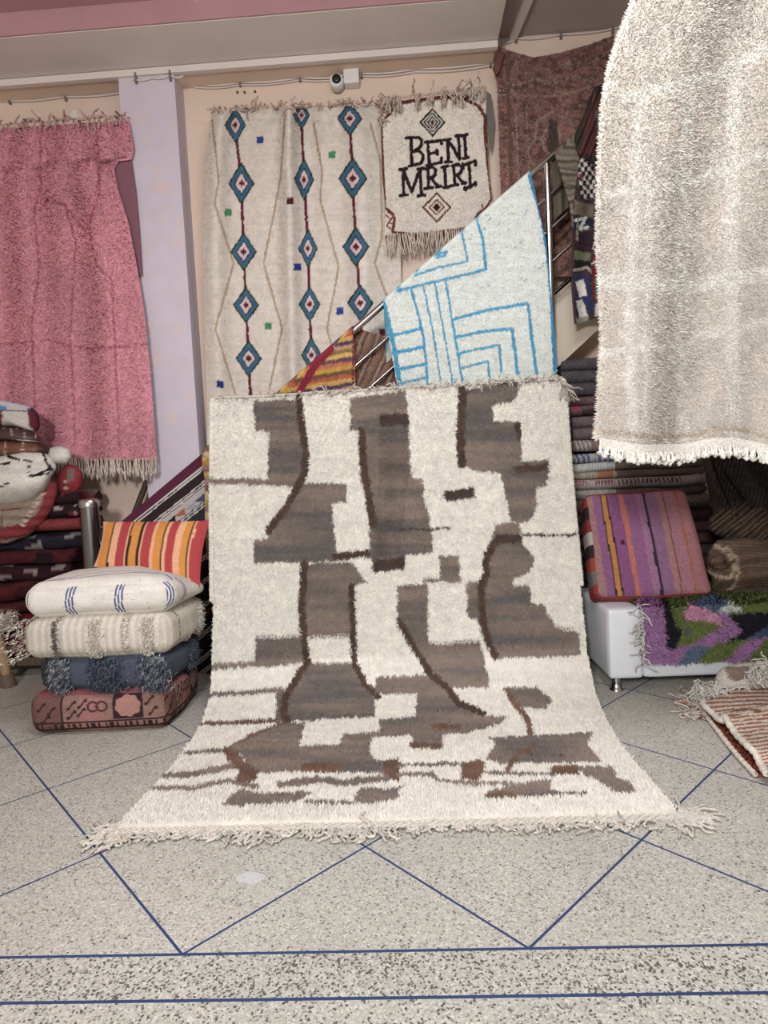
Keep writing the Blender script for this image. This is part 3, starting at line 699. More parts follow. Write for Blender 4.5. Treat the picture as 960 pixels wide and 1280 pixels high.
# ---- looped yellow and pink edge rug
pat2 = Pattern(stripes([C(200,160,70), C(176,120,120), C(214,186,110), C(190,140,150), C(150,110,80), C(220,190,140)], 8, .3, seed=3), 1)
r = empty('looped_rug', 'yellow and pink looped wool rug hanging beside the cream shaggy rug edge', 'rug')
mb = MB()
lump(mb, [(254, 560), (262, 555), (272, 560), (276, 590), (276, 622), (262, 624), (256, 600), (252, 578)], 3.60, .045, .03, lambda x, y: pat2(x, y), n=80, m=14, disp=lambda x, y: .012*np.sin(y*.7))
mb.build('pile', WOOL, r)
S = pxsheet([(256, 575), (256, 640), (258, 700)], [(276, 565), (278, 640), (280, 700)], lambda u, v: 3.625+0*u)
mb = MB(); sheet(mb, S, 12, 40, lambda x, y, u, v: pat2(x, y), .012); mb.build('hanging_flap', WOOL, r)

# ---- brown striped rug seen through the rails
pat3 = Pattern(stripes([C(140,104,84), C(112,84,70), C(160,130,108), C(104,80,72), C(150,110,90)], 3.4, 1.15, seed=13), .8)
r = empty('brown_striped_rug', 'brown thin-striped rug hanging inside the stair railing', 'rug')
S = pxsheet([(441, 412), (441, 460), (442, 540)], [(500, 400), (502, 460), (505, 540)], lambda u, v: RY+.05+.01*np.sin(u*14), top=([0, .2, .6, 1], [2, 3, 14, 30]))
mb = MB(); sheet(mb, S, 60, 80, lambda x, y, u, v: pat3(x, y), .01); pile(mb, S, 12000, lambda x, y, u, v: pat3(x, y), .012, .007, lay=(0, .5), up_=.6)
mb.build('pile', SHAG, r)

# ---- grey green kilim over the top of the rail
pat4 = Pattern(stripes([C(130,118,100), C(112,100,84), C(140,128,112), C(86,78,66)], 4.2, -.05, seed=17), .6)
for y in (212, 217, 231): pat4.line(C(82, 74, 64), [(690, y-3), (725, y+2)], 2)
draped('grey_green_kilim', 'grey-green banded kilim folded over the top of the railing', [(694, 193), (702, 220), (712, 255), (718, 300)], [(722, 167), (724, 190), (724, 240), (723, 302)], lambda x, y, u, v: pat4(x, y), nu=40, nv=70, mat=WEAVE, Yf=lambda u, v: FY-.02+.0*u)
# ---- dark green kilim beside it
r = empty('dark_kilim', 'dark green and burgundy kilim bunched above the chequered patchwork rug', 'rug')
pat5 = Pattern(lambda x, y: C(62, 50, 48)*(1+.4*noise(x*.4, y*.3, 6))[:, None], .5)
pat5.poly(C(60, 62, 52), [(716, 168), (740, 132), (742, 150), (722, 192)]).poly(C(96, 50, 52), [(730, 150), (748, 120), (758, 110), (758, 196), (726, 192)]).poly(C(92, 98, 80), [(744, 140), (760, 135), (760, 160), (746, 165)]).line(C(120, 70, 60), [(744, 115), (732, 170), (724, 192)], 2)
mb = MB(); lump(mb, [(741, 112), (752, 104), (764, 110), (764, 200), (740, 204), (724, 196), (720, 184), (717, 170), (728, 148)], 3.62, .05, .03, lambda x, y: pat5(x, y), n=100, m=18, disp=lambda x, y: .02*np.sin((x+y*.4)*.55))
mb.build('folds', WEAVE, r)
r = empty('striped_kilim_end', 'grey and black banded kilim end beside the top of the cream rug', 'rug')
mb = MB(); lump(mb, [(757, 82), (766, 74), (772, 90), (770, 130), (762, 132), (752, 128), (750, 112)], 3.66, .04, .02, lambda x, y: Pattern(stripes([C(120,114,106), C(60,56,54), C(134,126,116)], 4, .1, seed=5))(x, y), n=60, m=12)
mb.build('folds', WEAVE, r)
# ---- patchwork rug
pat6 = Pattern(mottled(C(74, 54, 58), .3, .3, .3, 7), .6)
pat6.poly(C(80, 46, 52), [(722, 185), (760, 180), (760, 205), (724, 205)])
for j in range(9):
    for i in range(10):
        x, y = 724+i*4.0+j*.5-(i*.0), 201+j*5.6-i*.5
        pat6.sq(C(216, 208, 196) if (i+j) % 2 else C(36, 34, 40), x, y, 2.4)
pat6.sq(C(130, 44, 52), 727, 220, 3).sq(C(130, 44, 52), 745, 214, 3)
pat6.poly(C(120, 106, 84), [(718, 250), (742, 256), (741, 272), (718, 268)]).poly(C(40, 44, 66), [(717, 268), (742, 272), (742, 285), (717, 290)])
pat6.line(C(210, 210, 206), [(720, 275), (732, 272), (724, 286), (734, 284)], 4)
pat6.poly(C(60, 40, 50), [(717, 292), (742, 288), (740, 315), (717, 312)]).poly(C(110, 116, 84), [(718, 313), (738, 316), (738, 326), (718, 324)]).poly(C(36, 34, 38), [(718, 325), (740, 328), (736, 338), (718, 334)]).line(C(170, 166, 140), [(718, 338), (734, 334), (740, 340)], 3)
pat6.poly(C(52, 58, 100), [(717, 342), (736, 344), (744, 390), (720, 392)]).poly(C(224, 220, 208), [(719, 352), (729, 349), (734, 368), (724, 372)]).poly(C(214, 208, 196), [(720, 376), (728, 374), (735, 394), (724, 398)])
pat6.poly(C(132, 36, 48), [(740, 320), (756, 318), (757, 374), (741, 376)]).line(C(220, 200, 194), [(744, 284), (748, 296), (741, 308), (750, 322), (740, 330)], 2).poly(C(100, 104, 84), [(744, 345), (754, 345), (755, 372), (744, 374)]).poly(C(190, 186, 176), [(744, 380), (756, 372), (756, 390), (744, 396)])
pat6.poly(C(150, 146, 136), [(720, 398), (736, 394), (738, 415), (722, 418)])
r = empty('patchwork_rug', 'patchwork rug with a black and white chequer hanging over the stair side', 'rug')
S = pxsheet([(730, 158), (724, 205), (718, 245), (716, 300), (716, 360), (720, 405)], [(772, 150), (772, 230), (772, 300), (772, 350), (772, 388)], lambda u, v: 3.66-.03*np.sin(u*9+v*3)-.02*np.sin(v*9))
mb = MB(); sheet(mb, S, 90, 260, lambda x, y, u, v: pat6(x, y), .012); pile(mb, S, 22000, lambda x, y, u, v: pat6(x, y), .012, .006, lay=(0, .6), up_=.6)
mb.build('pile', SHAG, r)

# ---- black and white kilim at the foot of the railing
K0, KM, KW, KG = C(58, 44, 46), C(104, 40, 66), C(226, 218, 212), C(56, 58, 72)
pat = Pattern(mottled(C(44, 42, 50), .15, .2, .2, 5), .3)
sl2 = -.80
def kd(o, x0, x1): return [(x0, 650+o+sl2*(x0-160)), (x1, 650+o+sl2*(x1-160))]
def kband(col, o0, o1): pat.poly(col, kd(o0, 120, 300)+kd(o1, 120, 300)[::-1])
kband(KM, -14, 7); kband(KW, 7, 9.3); kband(K0, 9.3, 11); kband(KW, 11, 13); kband(K0, 13, 27); kband(KW, 27, 29); kband(K0, 29, 30.6); kband(KW, 30.6, 32.8); kband(C(206, 196, 190), 34, 52); kband(KW, 53.5, 55.5); kband(KG, 55.5, 57.5); kband(KW, 57.5, 59.5); kband(KG, 60.5, 110)
for x, y, col in ((225, 640, C(196, 112, 70)), (250, 622, C(84, 84, 130)), (213, 650, BLK), (238, 632, C(176, 170, 190))):
    pat.poly(col, [(x-8, y+6), (x+6, y-6), (x+7, y+4)])
for o in (120, 150, 180, 215, 245, 262): kband(KW, o, o+2.2); kband(KW, o+4, o+6)
for o in (190,): kband(C(110, 70, 50), o, o+9)
draped('black_white_kilim', 'flat-woven black white and maroon kilim draped over the foot of the railing', [(150, 657), (150, 720), (152, 860)], [(262, 563), (276, 680), (290, 850)], lambda x, y, u, v: pat(x, y), nu=130, nv=220, mat=WEAVE, Yf=lambda u, v: FY-.01-.02*np.sin(u*8)*v, thick=.007)

# ================================================================== THE SHAGGY RUG IN FRONT
prof = np.array([(1.965, .024), (2.2, .024), (2.45, .025), (2.65, .030), (2.82, .045), (2.97, .085), (3.09, .16), (3.18, .29), (3.26, .5), (3.33, .8), (3.39, 1.1), (3.44, 1.4), (3.475, 1.615), (3.505, 1.648), (3.54, 1.62), (3.56, 1.5), (3.575, 1.15)])
for _ in range(2):                               # round the profile off
    q = [prof[0]]
    for a, b_ in zip(prof[:-1], prof[1:]): q += [a*.75+b_*.25, a*.25+b_*.75]
    prof = np.array(q+[prof[-1]])
pd = np.r_[0, np.cumsum(np.hypot(*np.diff(prof, axis=0).T))]; pd /= pd[-1]
VT = float(np.interp(3.49, prof[:, 0], pd))       # where the rug turns over its top edge
LE = np.array([(268, 495), (268, 560), (267, 640), (268, 700), (268, 760), (266, 820), (263, 870), (254, 900), (240, 925), (215, 958), (190, 988), (160, 1018), (132, 1049)], float)
RE = np.array([(703, 472), (709, 560), (716, 640), (722, 700), (728, 760), (734, 820), (745, 870), (758, 900), (772, 925), (795, 955), (818, 982), (836, 1003), (850, 1020)], float)
vt = np.linspace(0, 1, 240); py_, pz_ = np.interp(vt, pd, prof[:, 0]), np.interp(vt, pd, prof[:, 1])
def edge_x(E, x0):
    X = np.full(vt.shape, x0)
    for _ in range(12):
        px, py = proj(np.stack([X, py_, pz_], -1)); tx = np.interp(py, E[:, 1], E[:, 0]); X = X + (tx-px)/FPX*np.maximum(py_, 1)
    k = np.argmin(np.abs(vt-VT+.02)); X[k:] = X[k]; return X
EXL, EXR = edge_x(LE, -1.), edge_x(RE, 1.)
EXL = np.convolve(np.pad(EXL, 4, 'edge'), np.ones(9)/9, 'valid'); EXR = np.convolve(np.pad(EXR, 4, 'edge'), np.ones(9)/9, 'valid')
def SR(u, v):
    u = np.asarray(u, float); v = np.asarray(v, float)
    w = 1-v                                       # v runs downward on the rug
    X = np.interp(w, vt, EXL)*(1-u)+np.interp(w, vt, EXR)*u
    Y = np.interp(w, pd, prof[:, 0]); Z = np.interp(w, pd, prof[:, 1])
    fl = np.clip((w-.35)/.2, 0, 1)
    Y = Y - fl*(.012*np.sin(u*11+w*3)+.010*np.sin(u*23+1)) + (1-fl)*.05*(u-.5)*0
    Z = Z + np.clip(.5-w, 0, 1)*.012*np.maximum(0, np.sin(u*7+w*21)) + fl*np.clip((w-.9)/.1, 0, 1)*0
    return np.stack([X, Y, Z], -1)
WT = C(236, 230, 217)
def taupe(x, y):
    t = noise(x*.012, y*.07, 31)*1.3+.7*noise(x*.02, y*.3, 32); t = np.clip(t+.5, 0, 1)[:, None]
    return C(150, 130, 115)*(1-t)+C(110, 103, 100)*t
def brown(x, y):
    t = np.clip(noise(x*.05, y*.15, 33)+.5, 0, 1)[:, None]; return C(102, 77, 64)*(1-t)+C(80, 62, 55)*t
def rust(x, y):
    t = np.clip(noise(x*.05, y*.15, 34)+.5, 0, 1)[:, None]; return C(138, 103, 82)*(1-t)+C(112, 84, 68)*t
DK = C(86, 68, 62)
pat = Pattern(mottled(WT, .04, .02, .15, 2), 1.6)
T_, B_, R_ = taupe, brown, rust
pat.poly(T_, [(317,500),(374,498),(378,535),(383,590),(374,604),(335,602),(336,538),(319,537)])
pat.poly(T_, [(379,602),(434,603),(434,626),(415,627),(417,660),(420,690),(420,701),(318,702),(318,673),(333,673),(340,660),(367,627)])
pat.line(T_, [(262,601),(305,600),(335,602),(376,604)], 7)
pat.line(B_, [(374,498),(378,535),(383,565),(381,590),(372,607),(360,630),(346,648),(336,662)], 9)
pat.line(B_, [(420,694),(463,690)], 10)
pat.poly(T_, [(438,496),(508,488),(510,525),(514,590),(515,597),(529,597),(530,622),(538,650),(541,690),(507,692),(507,711),(466,713),(465,699),(462,687),(462,657),(468,655),(460,620),(450,600),(449,537),(438,536)])
pat.poly(DK, [(474,517),(510,515),(511,530),(474,531)]); pat.poly(DK, [(465,699),(507,694),(507,711),(466,713)])
pat.poly(lambda x, y: taupe(x, y)*(.80+.3*noise(x*.09, y*.06, 88))[:, None], [(474,531),(508,530),(512,590),(505,640),(500,690),(466,698),(470,640),(474,590)])
pat.line(B_, [(452,537),(454,576),(460,612),(466,654)], 9.5); pat.line(DK, [(500,660),(540,661),(562,659)], 3)
pat.poly(T_, [(377,703),(439,701),(459,727),(443,730),(437,740),(442,795),(386,797),(378,790),(375,730)])
pat.poly(T_, [(386,832),(443,830),(469,874),(469,898),(358,904),(358,874),(382,840)])
pat.poly(T_, [(320,797),(382,795),(382,831),(318,837)]); pat.line(T_, [(262,836),(322,832)], 7); pat.line(T_, [(258,871),(305,868),(350,864)], 6)
pat.poly(T_, [(345,865),(360,862),(358,903),(345,899)]); pat.line(R_, [(248,907),(300,905),(362,902)], 5)
pat.line(B_, [(381,703),(379,730),(377,760),(381,800),(384,830),(371,850),(358,870),(353,890),(359,903)], 9)
pat.line(B_, [(440,731),(441,780),(443,830),(455,855),(472,873)], 8)
pat.poly(T_, [(275,942),(312,920),(351,907),(382,904),(374,935),(421,933),(430,920),(474,916),(476,902),(502,902),(502,922),(465,924),(461,940),(467,951),(484,955),(484,969),(386,968),(377,966),(323,970),(299,946)])
pat.poly(R_, [(275,940),(286,936),(304,952),(322,966),(320,978),(300,984),(292,979),(299,967),(285,952)]); pat.line(R_, [(280,938),(312,922),(355,905)], 3)
pat.poly(R_, [(377,957),(425,955),(426,968),(375,967)]); pat.poly(R_, [(480,953),(499,950),(501,978),(480,978)])
pat.line(T_, [(232,943),(277,940)], 5); pat.line(T_, [(188,972),(233,971),(262,966),(288,959)], 7.5); pat.line(T_, [(180,987),(242,988),(281,978),(320,986)], 5.5)
pat.line(T_, [(349,984),(395,977),(430,981),(484,975)], 8.5)
pat.poly(T_, [(275,1009),(299,989),(325,994),(382,992),(389,996),(360,1006),(300,1010)]); pat.poly(T_, [(439,1005),(452,987),(497,989),(501,1000),(461,1008)]); pat.line(T_, [(380,1005),(441,1006)], 3.5)
# right half
pat.poly(T_, [(573,488),(647,476),(647,492),(640,501),(615,505),(617,525),(649,526),(651,541),(652,576),(686,572),(686,587),(682,606),(670,608),(670,636),(664,648),(648,653),(637,648),(636,636),(626,595),(624,590),(591,587),(580,579),(572,579)])
pat.line(B_, [(578,488),(575,540),(577,578)], 11); pat.poly(B_, [(643,527),(651,526),(652,548),(645,548)]); pat.poly(B_, [(640,581),(685,577),(685,588),(645,589)])
pat.poly(DK, [(554,613),(592,608),(594,620),(557,626)])
pat.poly(T_, [(618,653),(648,652),(652,668),(653,679),(667,693),(667,704),(660,715),(642,723),(640,729),(663,731),(664,752),(682,755),(683,766),(697,785),(722,789),(727,822),(622,825),(603,795),(597,774),(584,770),(583,727),(597,725),(606,715),(604,696),(617,663)])
pat.poly(DK, [(619,667),(651,666),(653,676),(617,679)]); pat.line(DK, [(652,667),(690,668),(718,667)], 3)
pat.line(B_, [(620,675),(608,695),(608,715),(601,735),(603,770),(608,795),(619,824)], 9)
pat.poly(T_, [(548,693),(573,693),(575,725),(550,724)]); pat.line(T_, [(529,725),(550,723),(575,725)], 4)
pat.poly(T_, [(496,731),(535,728),(535,804),(600,802),(613,861),(559,862),(537,846),(519,815),(497,778)])
pat.poly(T_, [(469,848),(537,846),(559,862),(574,883),(602,896),(637,897),(624,907),(585,919),(554,920),(554,938),(513,936),(517,922),(476,922),(474,902),(520,898),(521,869),(469,870)])
pat.poly(R_, [(537,907),(576,907),(574,915),(539,913)]); pat.poly(R_, [(513,930),(554,932),(554,939),(513,937)])
pat.line(B_, [(498,775),(519,812),(537,844),(559,862),(574,881),(604,894)], 8.5)
pat.poly(T_, [(633,861),(672,860),(692,878),(681,888),(653,887),(640,872)])
pat.line(R_, [(633,863),(646,885),(659,900),(665,924),(668,935)], 7)
pat.poly(T_, [(611,924),(659,922),(744,917),(735,931),(753,955),(646,956),(637,959),(607,951),(620,933)]); pat.line(R_, [(668,935),(646,948),(635,966)], 6)
pat.poly(R_, [(578,955),(602,951),(608,959),(599,978),(576,978)])
pat.line(T_, [(496,959),(540,958),(580,957)], 4.5); pat.line(T_, [(497,971),(540,970),(548,978),(585,982),(642,981)], 5); pat.line(T_, [(605,968),(650,970),(692,970)], 4.5)
pat.poly(R_, [(691,959),(723,958),(727,971),(689,971)]); pat.poly(T_, [(723,960),(769,960),(770,975),(787,979),(797,994),(769,993),(751,980),(731,973)])
pat.poly(T_, [(609,993),(642,983),(691,976),(687,990),(736,994),(642,1000),(615,1001)]); pat.line(R_, [(609,997),(645,996)], 6); pat.line(R_, [(700,994),(734,995)], 3)
pat.poly(T_, [(478,991),(507,983),(489,998)])
def rugpaint(x, y, u, v):
    c = pat(x, y); c[v < 1-VT-.004] = C(206, 196, 180); return c
r = empty('shaggy_rug', 'large cream shaggy rug with brown and grey abstract shapes spilling onto the floor', 'rug')
VB = 1-float(np.interp(3.14, prof[:, 0], pd))      # above here the rug hangs, below it lies on the floor
mb = MB(); sheet(mb, SR, 420, 620, rugpaint, .014)
pile(mb, SR, 270000, rugpaint, .020, .0065, lay=(0, .8), up_=.5, var=.15, spread=.38, vr=(1-VT-.01, VB))
pile(mb, SR, 170000, rugpaint, .020, .0075, lay=(0, -.9), up_=.42, var=.10, spread=.28, vr=(VB-.05, 1))
for uu in (0.0, 1.0):
    n = 7000; pile(mb, SR, n, rugpaint, .022, .008, lay=(.8*(1 if uu else -1), 0), up_=.5, var=.12, uv=(np.full(n, uu), rng.uniform(1-VT, VB-.1, n)))
mb.build('pile', SHAG, r)
FR = C(212, 204, 190)
mb = MB(); n = 420; u = np.sort(rng.uniform(0, 1, n)); b0 = SR(u, np.ones(n)); b0[:, 2] = .014
b0[:, 1] += rng.uniform(-.03, .0, n); len_ = .075
for i in range(n): strands(mb, b0[i:i+1], [(random.gauss(-.1, .8), -abs(random.gauss(.6, .4)), random.gauss(0, .05))], len_*(1.0+.8*float(noise(u[i]*14, 0, 77))), .0052, FR*random.uniform(.8, 1.08), wig=.55, droop=.10, floor=.003, seg=10, zw=.2, n=5)
n = 40; b0 = np.tile(SR(0.0, 1.0), (n, 1))+rng.normal(0, .018, (n, 3))*np.array([1, .6, 0]); b0[:, 2] = .012
strands(mb, b0, np.stack([rng.normal(-.5, .5, n), rng.normal(-.5, .3, n), 0*b0[:, 0]], 1), .12, .0055, FR, wig=.5, droop=.1, floor=.003, seg=9, zw=.2)
b1 = np.tile(SR(1.0, 1.0), (n, 1))+rng.normal(0, .018, (n, 3))*np.array([1, .6, 0]); b1[:, 2] = .012
strands(mb, b1, np.stack([rng.normal(.6, .4, n), rng.normal(-.35, .25, n), 0*b1[:, 0]], 1), .12, .0055, FR, wig=.45, droop=.1, floor=.003, seg=9, zw=.2)
uu = np.linspace(0, 1, 160); e = SR(uu, np.ones(160)); e[:, 2] = .014
for k in range(3): e2 = e+np.array([0, -.004-.009*k, 0]); e2[:, 1] += .004*np.sin(uu*400+k*2); e2[:, 2] += .004*np.cos(uu*400+k*2); mb.tube(e2, (.0065), FR, n=5)
mb.build('floor_fringe', WOOL, r)
mb = MB(); n = 210; u = rng.uniform(0, 1, n)
u = u[(u > .3) | (rng.uniform(0, 1, n) < .35)]; n = len(u); b0 = SR(u, np.full(n, 1-VT-.004))
strands(mb, b0+np.array([0, -.01, .008]), np.stack([rng.normal(0, .8, n), rng.normal(-.35, .3, n), rng.normal(.0, .5, n)], 1), .055, .0048, C(206, 194, 180), wig=.5, droop=.12, seg=6)
mb.tube(SR(np.linspace(0, 1, 90), np.full(90, 1-VT-.004))+np.array([0, -.008, .004]), .006, C(214, 204, 190), n=5)
b1 = np.tile(SR(1.0, 1-VT), (26, 1)); strands(mb, b1, np.stack([rng.normal(.3, .4, 26), rng.normal(-.3, .3, 26), rng.normal(-.7, .3, 26)], 1), .13, .0055, C(196, 182, 168), wig=.3, droop=.25)
mb.build('top_fringe', WOOL, r)
# ================================================================== STACK OF FLOOR CUSHIONS (left)
def pouf(name, label, x0, x1, y0, y1, z0, z1, paint, mat, r=.05, bulge=.02, rz=0.0, sag=None, nf=70, seed=0, group=None, rx=0, ry=0):
    root = empty(name, label, 'cushion', group)
    half = np.array([(x1-x0)/2, (y1-y0)/2, (z1-z0)/2]); c = np.array([(x0+x1)/2, (y0+y1)/2, (z0+z1)/2])
    mb = MB()
    for p, q, fl in cushion_grid(half, min(r, half.min()*.98), nf, bulge):
        p = p.copy()
        w = noise(p[..., 0]*6+seed, p[..., 1]*6, seed)+noise(p[..., 2]*9, p[..., 0]*7+p[..., 1]*5, seed+2)
        p = p*(1+.035*w[..., None]*np.array([1, 1, .8]))
        if sag is not None: p = sag(p, half)
        col = paint(p/half, p)
        mb.grid(xform(p, c, rz, rx, ry), col, flip=fl)
    mb.build('cover', mat, root)
    return root, half, c
def tufts_on(mb, pts, dirs, length, width, col, var=.2):
    n = len(pts); d = dirs+rng.normal(0, .35, (n, 3)); d /= np.linalg.norm(d, axis=1, keepdims=True)
    w = np.cross(d, rng.normal(0, 1, (n, 3))); w /= np.linalg.norm(w, axis=1, keepdims=True); w *= width
    L = length*rng.uniform(.5, 1.2, n)[:, None]
    v = np.stack([pts-w*.5, pts+w*.5, pts+d*L], 1).reshape(-1, 3); c = np.asarray(col)*(1+var*rng.uniform(-1, 1, (n, 1)))
    mb.add(v, np.arange(3*n).reshape(n, 3), np.repeat(c, 3, 0), False)
def lerp_face(t, pts): return np.interp(t, *zip(*pts))

cx0, cx1 = float(F(50, 912)[0]), float(F(205, 918)[0])-.005
cy0 = float(F(120, 918)[1]); cy1 = cy0+.52
zt = [0.0] + [float(P(140, y, cy0)[2]) for y in (868, 824, 774, 727)]
# bottom: pink-brown carpet pouf
TERC, DKB = C(150, 110, 99), C(58, 40, 42)
def sq_(a, lo, hi): return (a > lo) & (a < hi)
def p_carpet(q, p):
    x, y, z = q[..., 0], q[..., 1], q[..., 2]
    s = np.where(np.abs(y) > np.abs(x), x, y*.9+.05)                 # along the side
    c = np.empty(x.shape+(3,)); c[:] = TERC*(1+.25*noise(s*9, z*7, 5)[..., None])
    side = np.abs(z) < .86
    pinky = sq_(s, -.25, .1); c[pinky] = C(168, 112, 106)
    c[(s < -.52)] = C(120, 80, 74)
    bar = (np.abs(s+.50) < .018) | (np.abs(z+.74) < .07) | (np.abs(z+.38) < .04); c[bar & side] = DKB
    zig = (np.abs(z+.55) < .12) & (np.sin(s*46+np.sign(np.sin(s*23))*1.5) > .2); c[zig] = DKB
    med = sq_(s, .24, .66) & sq_(z, -.3, .85); c[med] = DKB
    ell = ((s-.45)/.18)**2+((z-.3)/.5)**2 < 1+.12*np.sin(np.arctan2(z-.3, (s-.45)*3)*8); c[ell & side] = C(178, 124, 112)
    for s0, z0 in ((-.36, .45), (-.36, 0.0), (-.22, .1), (-.2, .5), (.76, .5), (.8, .0), (-.66, .2), (-.8, .4), (-.75, -.2)):
        k = np.abs((z-z0)-.16*np.sin((s-s0)*30)) < .07; c[k & (np.abs(s-s0) < .07)] = DKB
    for s0 in (-.05, .08):
        k = (np.abs(np.hypot((s-s0)*3, z-.35)-.22) < .05); c[k] = C(90, 50, 56)
    c[z > .86] = C(138, 76, 82)
    return c
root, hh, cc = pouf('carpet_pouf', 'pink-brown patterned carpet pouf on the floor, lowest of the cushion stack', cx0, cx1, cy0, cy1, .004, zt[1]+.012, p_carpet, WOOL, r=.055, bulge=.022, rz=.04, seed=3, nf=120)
# denim blue pouf with shaggy bands
DEN = C(74, 82, 98)
def p_denim(q, p):
    x, y, z = q[..., 0], q[..., 1], q[..., 2]
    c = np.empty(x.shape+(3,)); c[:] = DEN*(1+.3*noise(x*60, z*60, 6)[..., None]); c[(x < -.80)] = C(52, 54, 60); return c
ofs = .03
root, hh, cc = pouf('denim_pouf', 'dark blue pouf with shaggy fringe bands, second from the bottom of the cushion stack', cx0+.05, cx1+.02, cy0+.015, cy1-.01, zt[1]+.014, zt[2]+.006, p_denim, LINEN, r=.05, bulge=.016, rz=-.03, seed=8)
def band(root, hh, cc, rz, s, faces, w, length, col, n=1500, width=.006, zlo=-1, zhi=1, droop=.5, name='fringe_band'):
    """a vertical band of loose yarn on the front or the right side"""
    mb = MB(); z = rng.uniform(zlo, zhi, n); t = rng.normal(0, w*.5, n)
    if faces == 'front': p = np.stack([s*hh[0]+t, -hh[1]*(1.0)-.006+.012*np.abs(z)**6-.012*(1-z*z)*(1-s*s), z*hh[2]*.96], 1); d = np.tile((0, -.8, -droop), (n, 1))
    elif faces == 'right': p = np.stack([hh[0]-.006+.012*(1-z*z)*(1-s*s)-.02*np.abs(z)**6, s*hh[1]+t, z*hh[2]*.96], 1); d = np.tile((.8, 0, -droop), (n, 1))
    else: p = np.stack([-hh[0]-.004+0*z, s*hh[1]+t, z*hh[2]*.96], 1); d = np.tile((-.9, -.2, -droop), (n, 1))
    p = xform(p, cc, rz); d = xform(d, (0, 0, 0), rz)
    if np.ndim(col[0]): cc_ = np.array(col)[rng.integers(0, len(col), n)]
    else: cc_ = np.tile(col, (n, 1))
    for k in range(0, n, n): tufts_on(mb, p, d, length, width, cc_)
    return mb.build(name, SHAG, root)
DF = [C(70, 80, 100), C(54, 60, 76), C(110, 118, 130)]
band(root, hh, cc, -.03, -.62, 'front', .045, .03, DF+[C(190, 192, 194)]); band(root, hh, cc, -.03, .12, 'front', .07, .03, DF); band(root, hh, cc, -.03, .86, 'front', .06, .035, DF+[C(170, 174, 180)])
band(root, hh, cc, -.03, .35, 'right', .05, .03, DF, name='fringe_band')
# cream striped pouf
def p_cream(q, p):
    x, y, z = q[..., 0], q[..., 1], q[..., 2]
    s = np.where(np.abs(y) > np.abs(x), x, 1+(y+1)); st = np.sin(s*62)
    a = C(216, 206, 190); b = C(200, 190, 173); c = np.where((st > .1)[..., None], a, b)*(1+.08*noise(s*30, z*12, 4)[..., None])
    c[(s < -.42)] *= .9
    for s0, w, col in ((-.50, .045, C(120, 112, 100)), (.42, .05, C(150, 142, 128)), (1.45, .035, C(110, 104, 98))):
        k = (np.abs(s-s0) < w) & (noise(s*70, z*30, 9) > .02); c[k] = col
    return c
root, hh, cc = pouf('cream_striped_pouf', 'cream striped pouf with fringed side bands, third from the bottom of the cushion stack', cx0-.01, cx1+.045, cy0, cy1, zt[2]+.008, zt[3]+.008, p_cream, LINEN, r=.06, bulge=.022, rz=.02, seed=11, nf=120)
CF = [C(220, 212, 196), C(196, 186, 168), C(232, 226, 214)]
band(root, hh, cc, .02, .02, 'front', .035, .014, CF, n=700); band(root, hh, cc, .02, .72, 'front', .03, .014, CF, n=600); band(root, hh, cc, .02, -.3, 'left', .30, .03, CF, n=900); band(root, hh, cc, .02, .0, 'right', .03, .016, CF, n=600); band(root, hh, cc, .02, .62, 'right', .05, .03, CF, n=700)
band(root, hh, cc, .02, -.52, 'front', .012, .010, [C(120, 112, 100), C(90, 84, 80)], n=300)
# white pouf with blue lines
BLN = C(62, 74, 150)
def p_white(q, p):
    x, y, z = q[..., 0], q[..., 1], q[..., 2]
    side = np.abs(z) < .80
    s = np.where(np.abs(y) > np.abs(x), x, np.sign(x)*(1+(y+1)*.95)); c = np.empty(x.shape+(3,)); c[:] = C(226, 220, 208)*(1+.10*noise(x*7+y*3, z*4, 6)[..., None])
    c[noise(x*16, z*9+y*8, 12) > .42] = C(196, 184, 166)
    ln = np.zeros(x.shape, bool)
    for s0 in (-.97, -.33, .32, 1.12, 1.62):
        for k in (-.045, 0, .045): ln |= (np.abs(s-s0-k-.02*z) < .011) & (np.abs(z) < .86)
    c[ln & (z < .75)] = BLN
    rr = np.hypot(x*1.0, y+.1); top = z > .75
    ln2 = top & ((np.abs(y+.62-.10*np.sin(x*3)) < .016) | (np.abs(y+.52-.16*np.sin(x*3+1)) < .013)); c[ln2] = C(92, 100, 160)
    return c
def sag_corner(p, half):
    t = np.clip((p[..., 0]/half[0]-.15)/.85, 0, 1)*np.clip((p[..., 1]/half[1]+.5)/1.2, 0, 1)
    p = p.copy(); p[..., 2] -= .085*t*np.clip(p[..., 2]/half[2]*.5+.5, 0, 1); return p
root, hh, cc = pouf('white_pouf', 'white linen pouf with thin blue lines, topmost pouf of the cushion stack', cx0+.0, cx1+.06, cy0+.01, cy1, zt[3]+.010, zt[4]+.0, p_white, LINEN, r=.075, bulge=.028, rz=.03, seed=15, nf=170, sag=sag_corner)
mb = MB(); t = np.linspace(0, 2*PI, 120, endpoint=True)
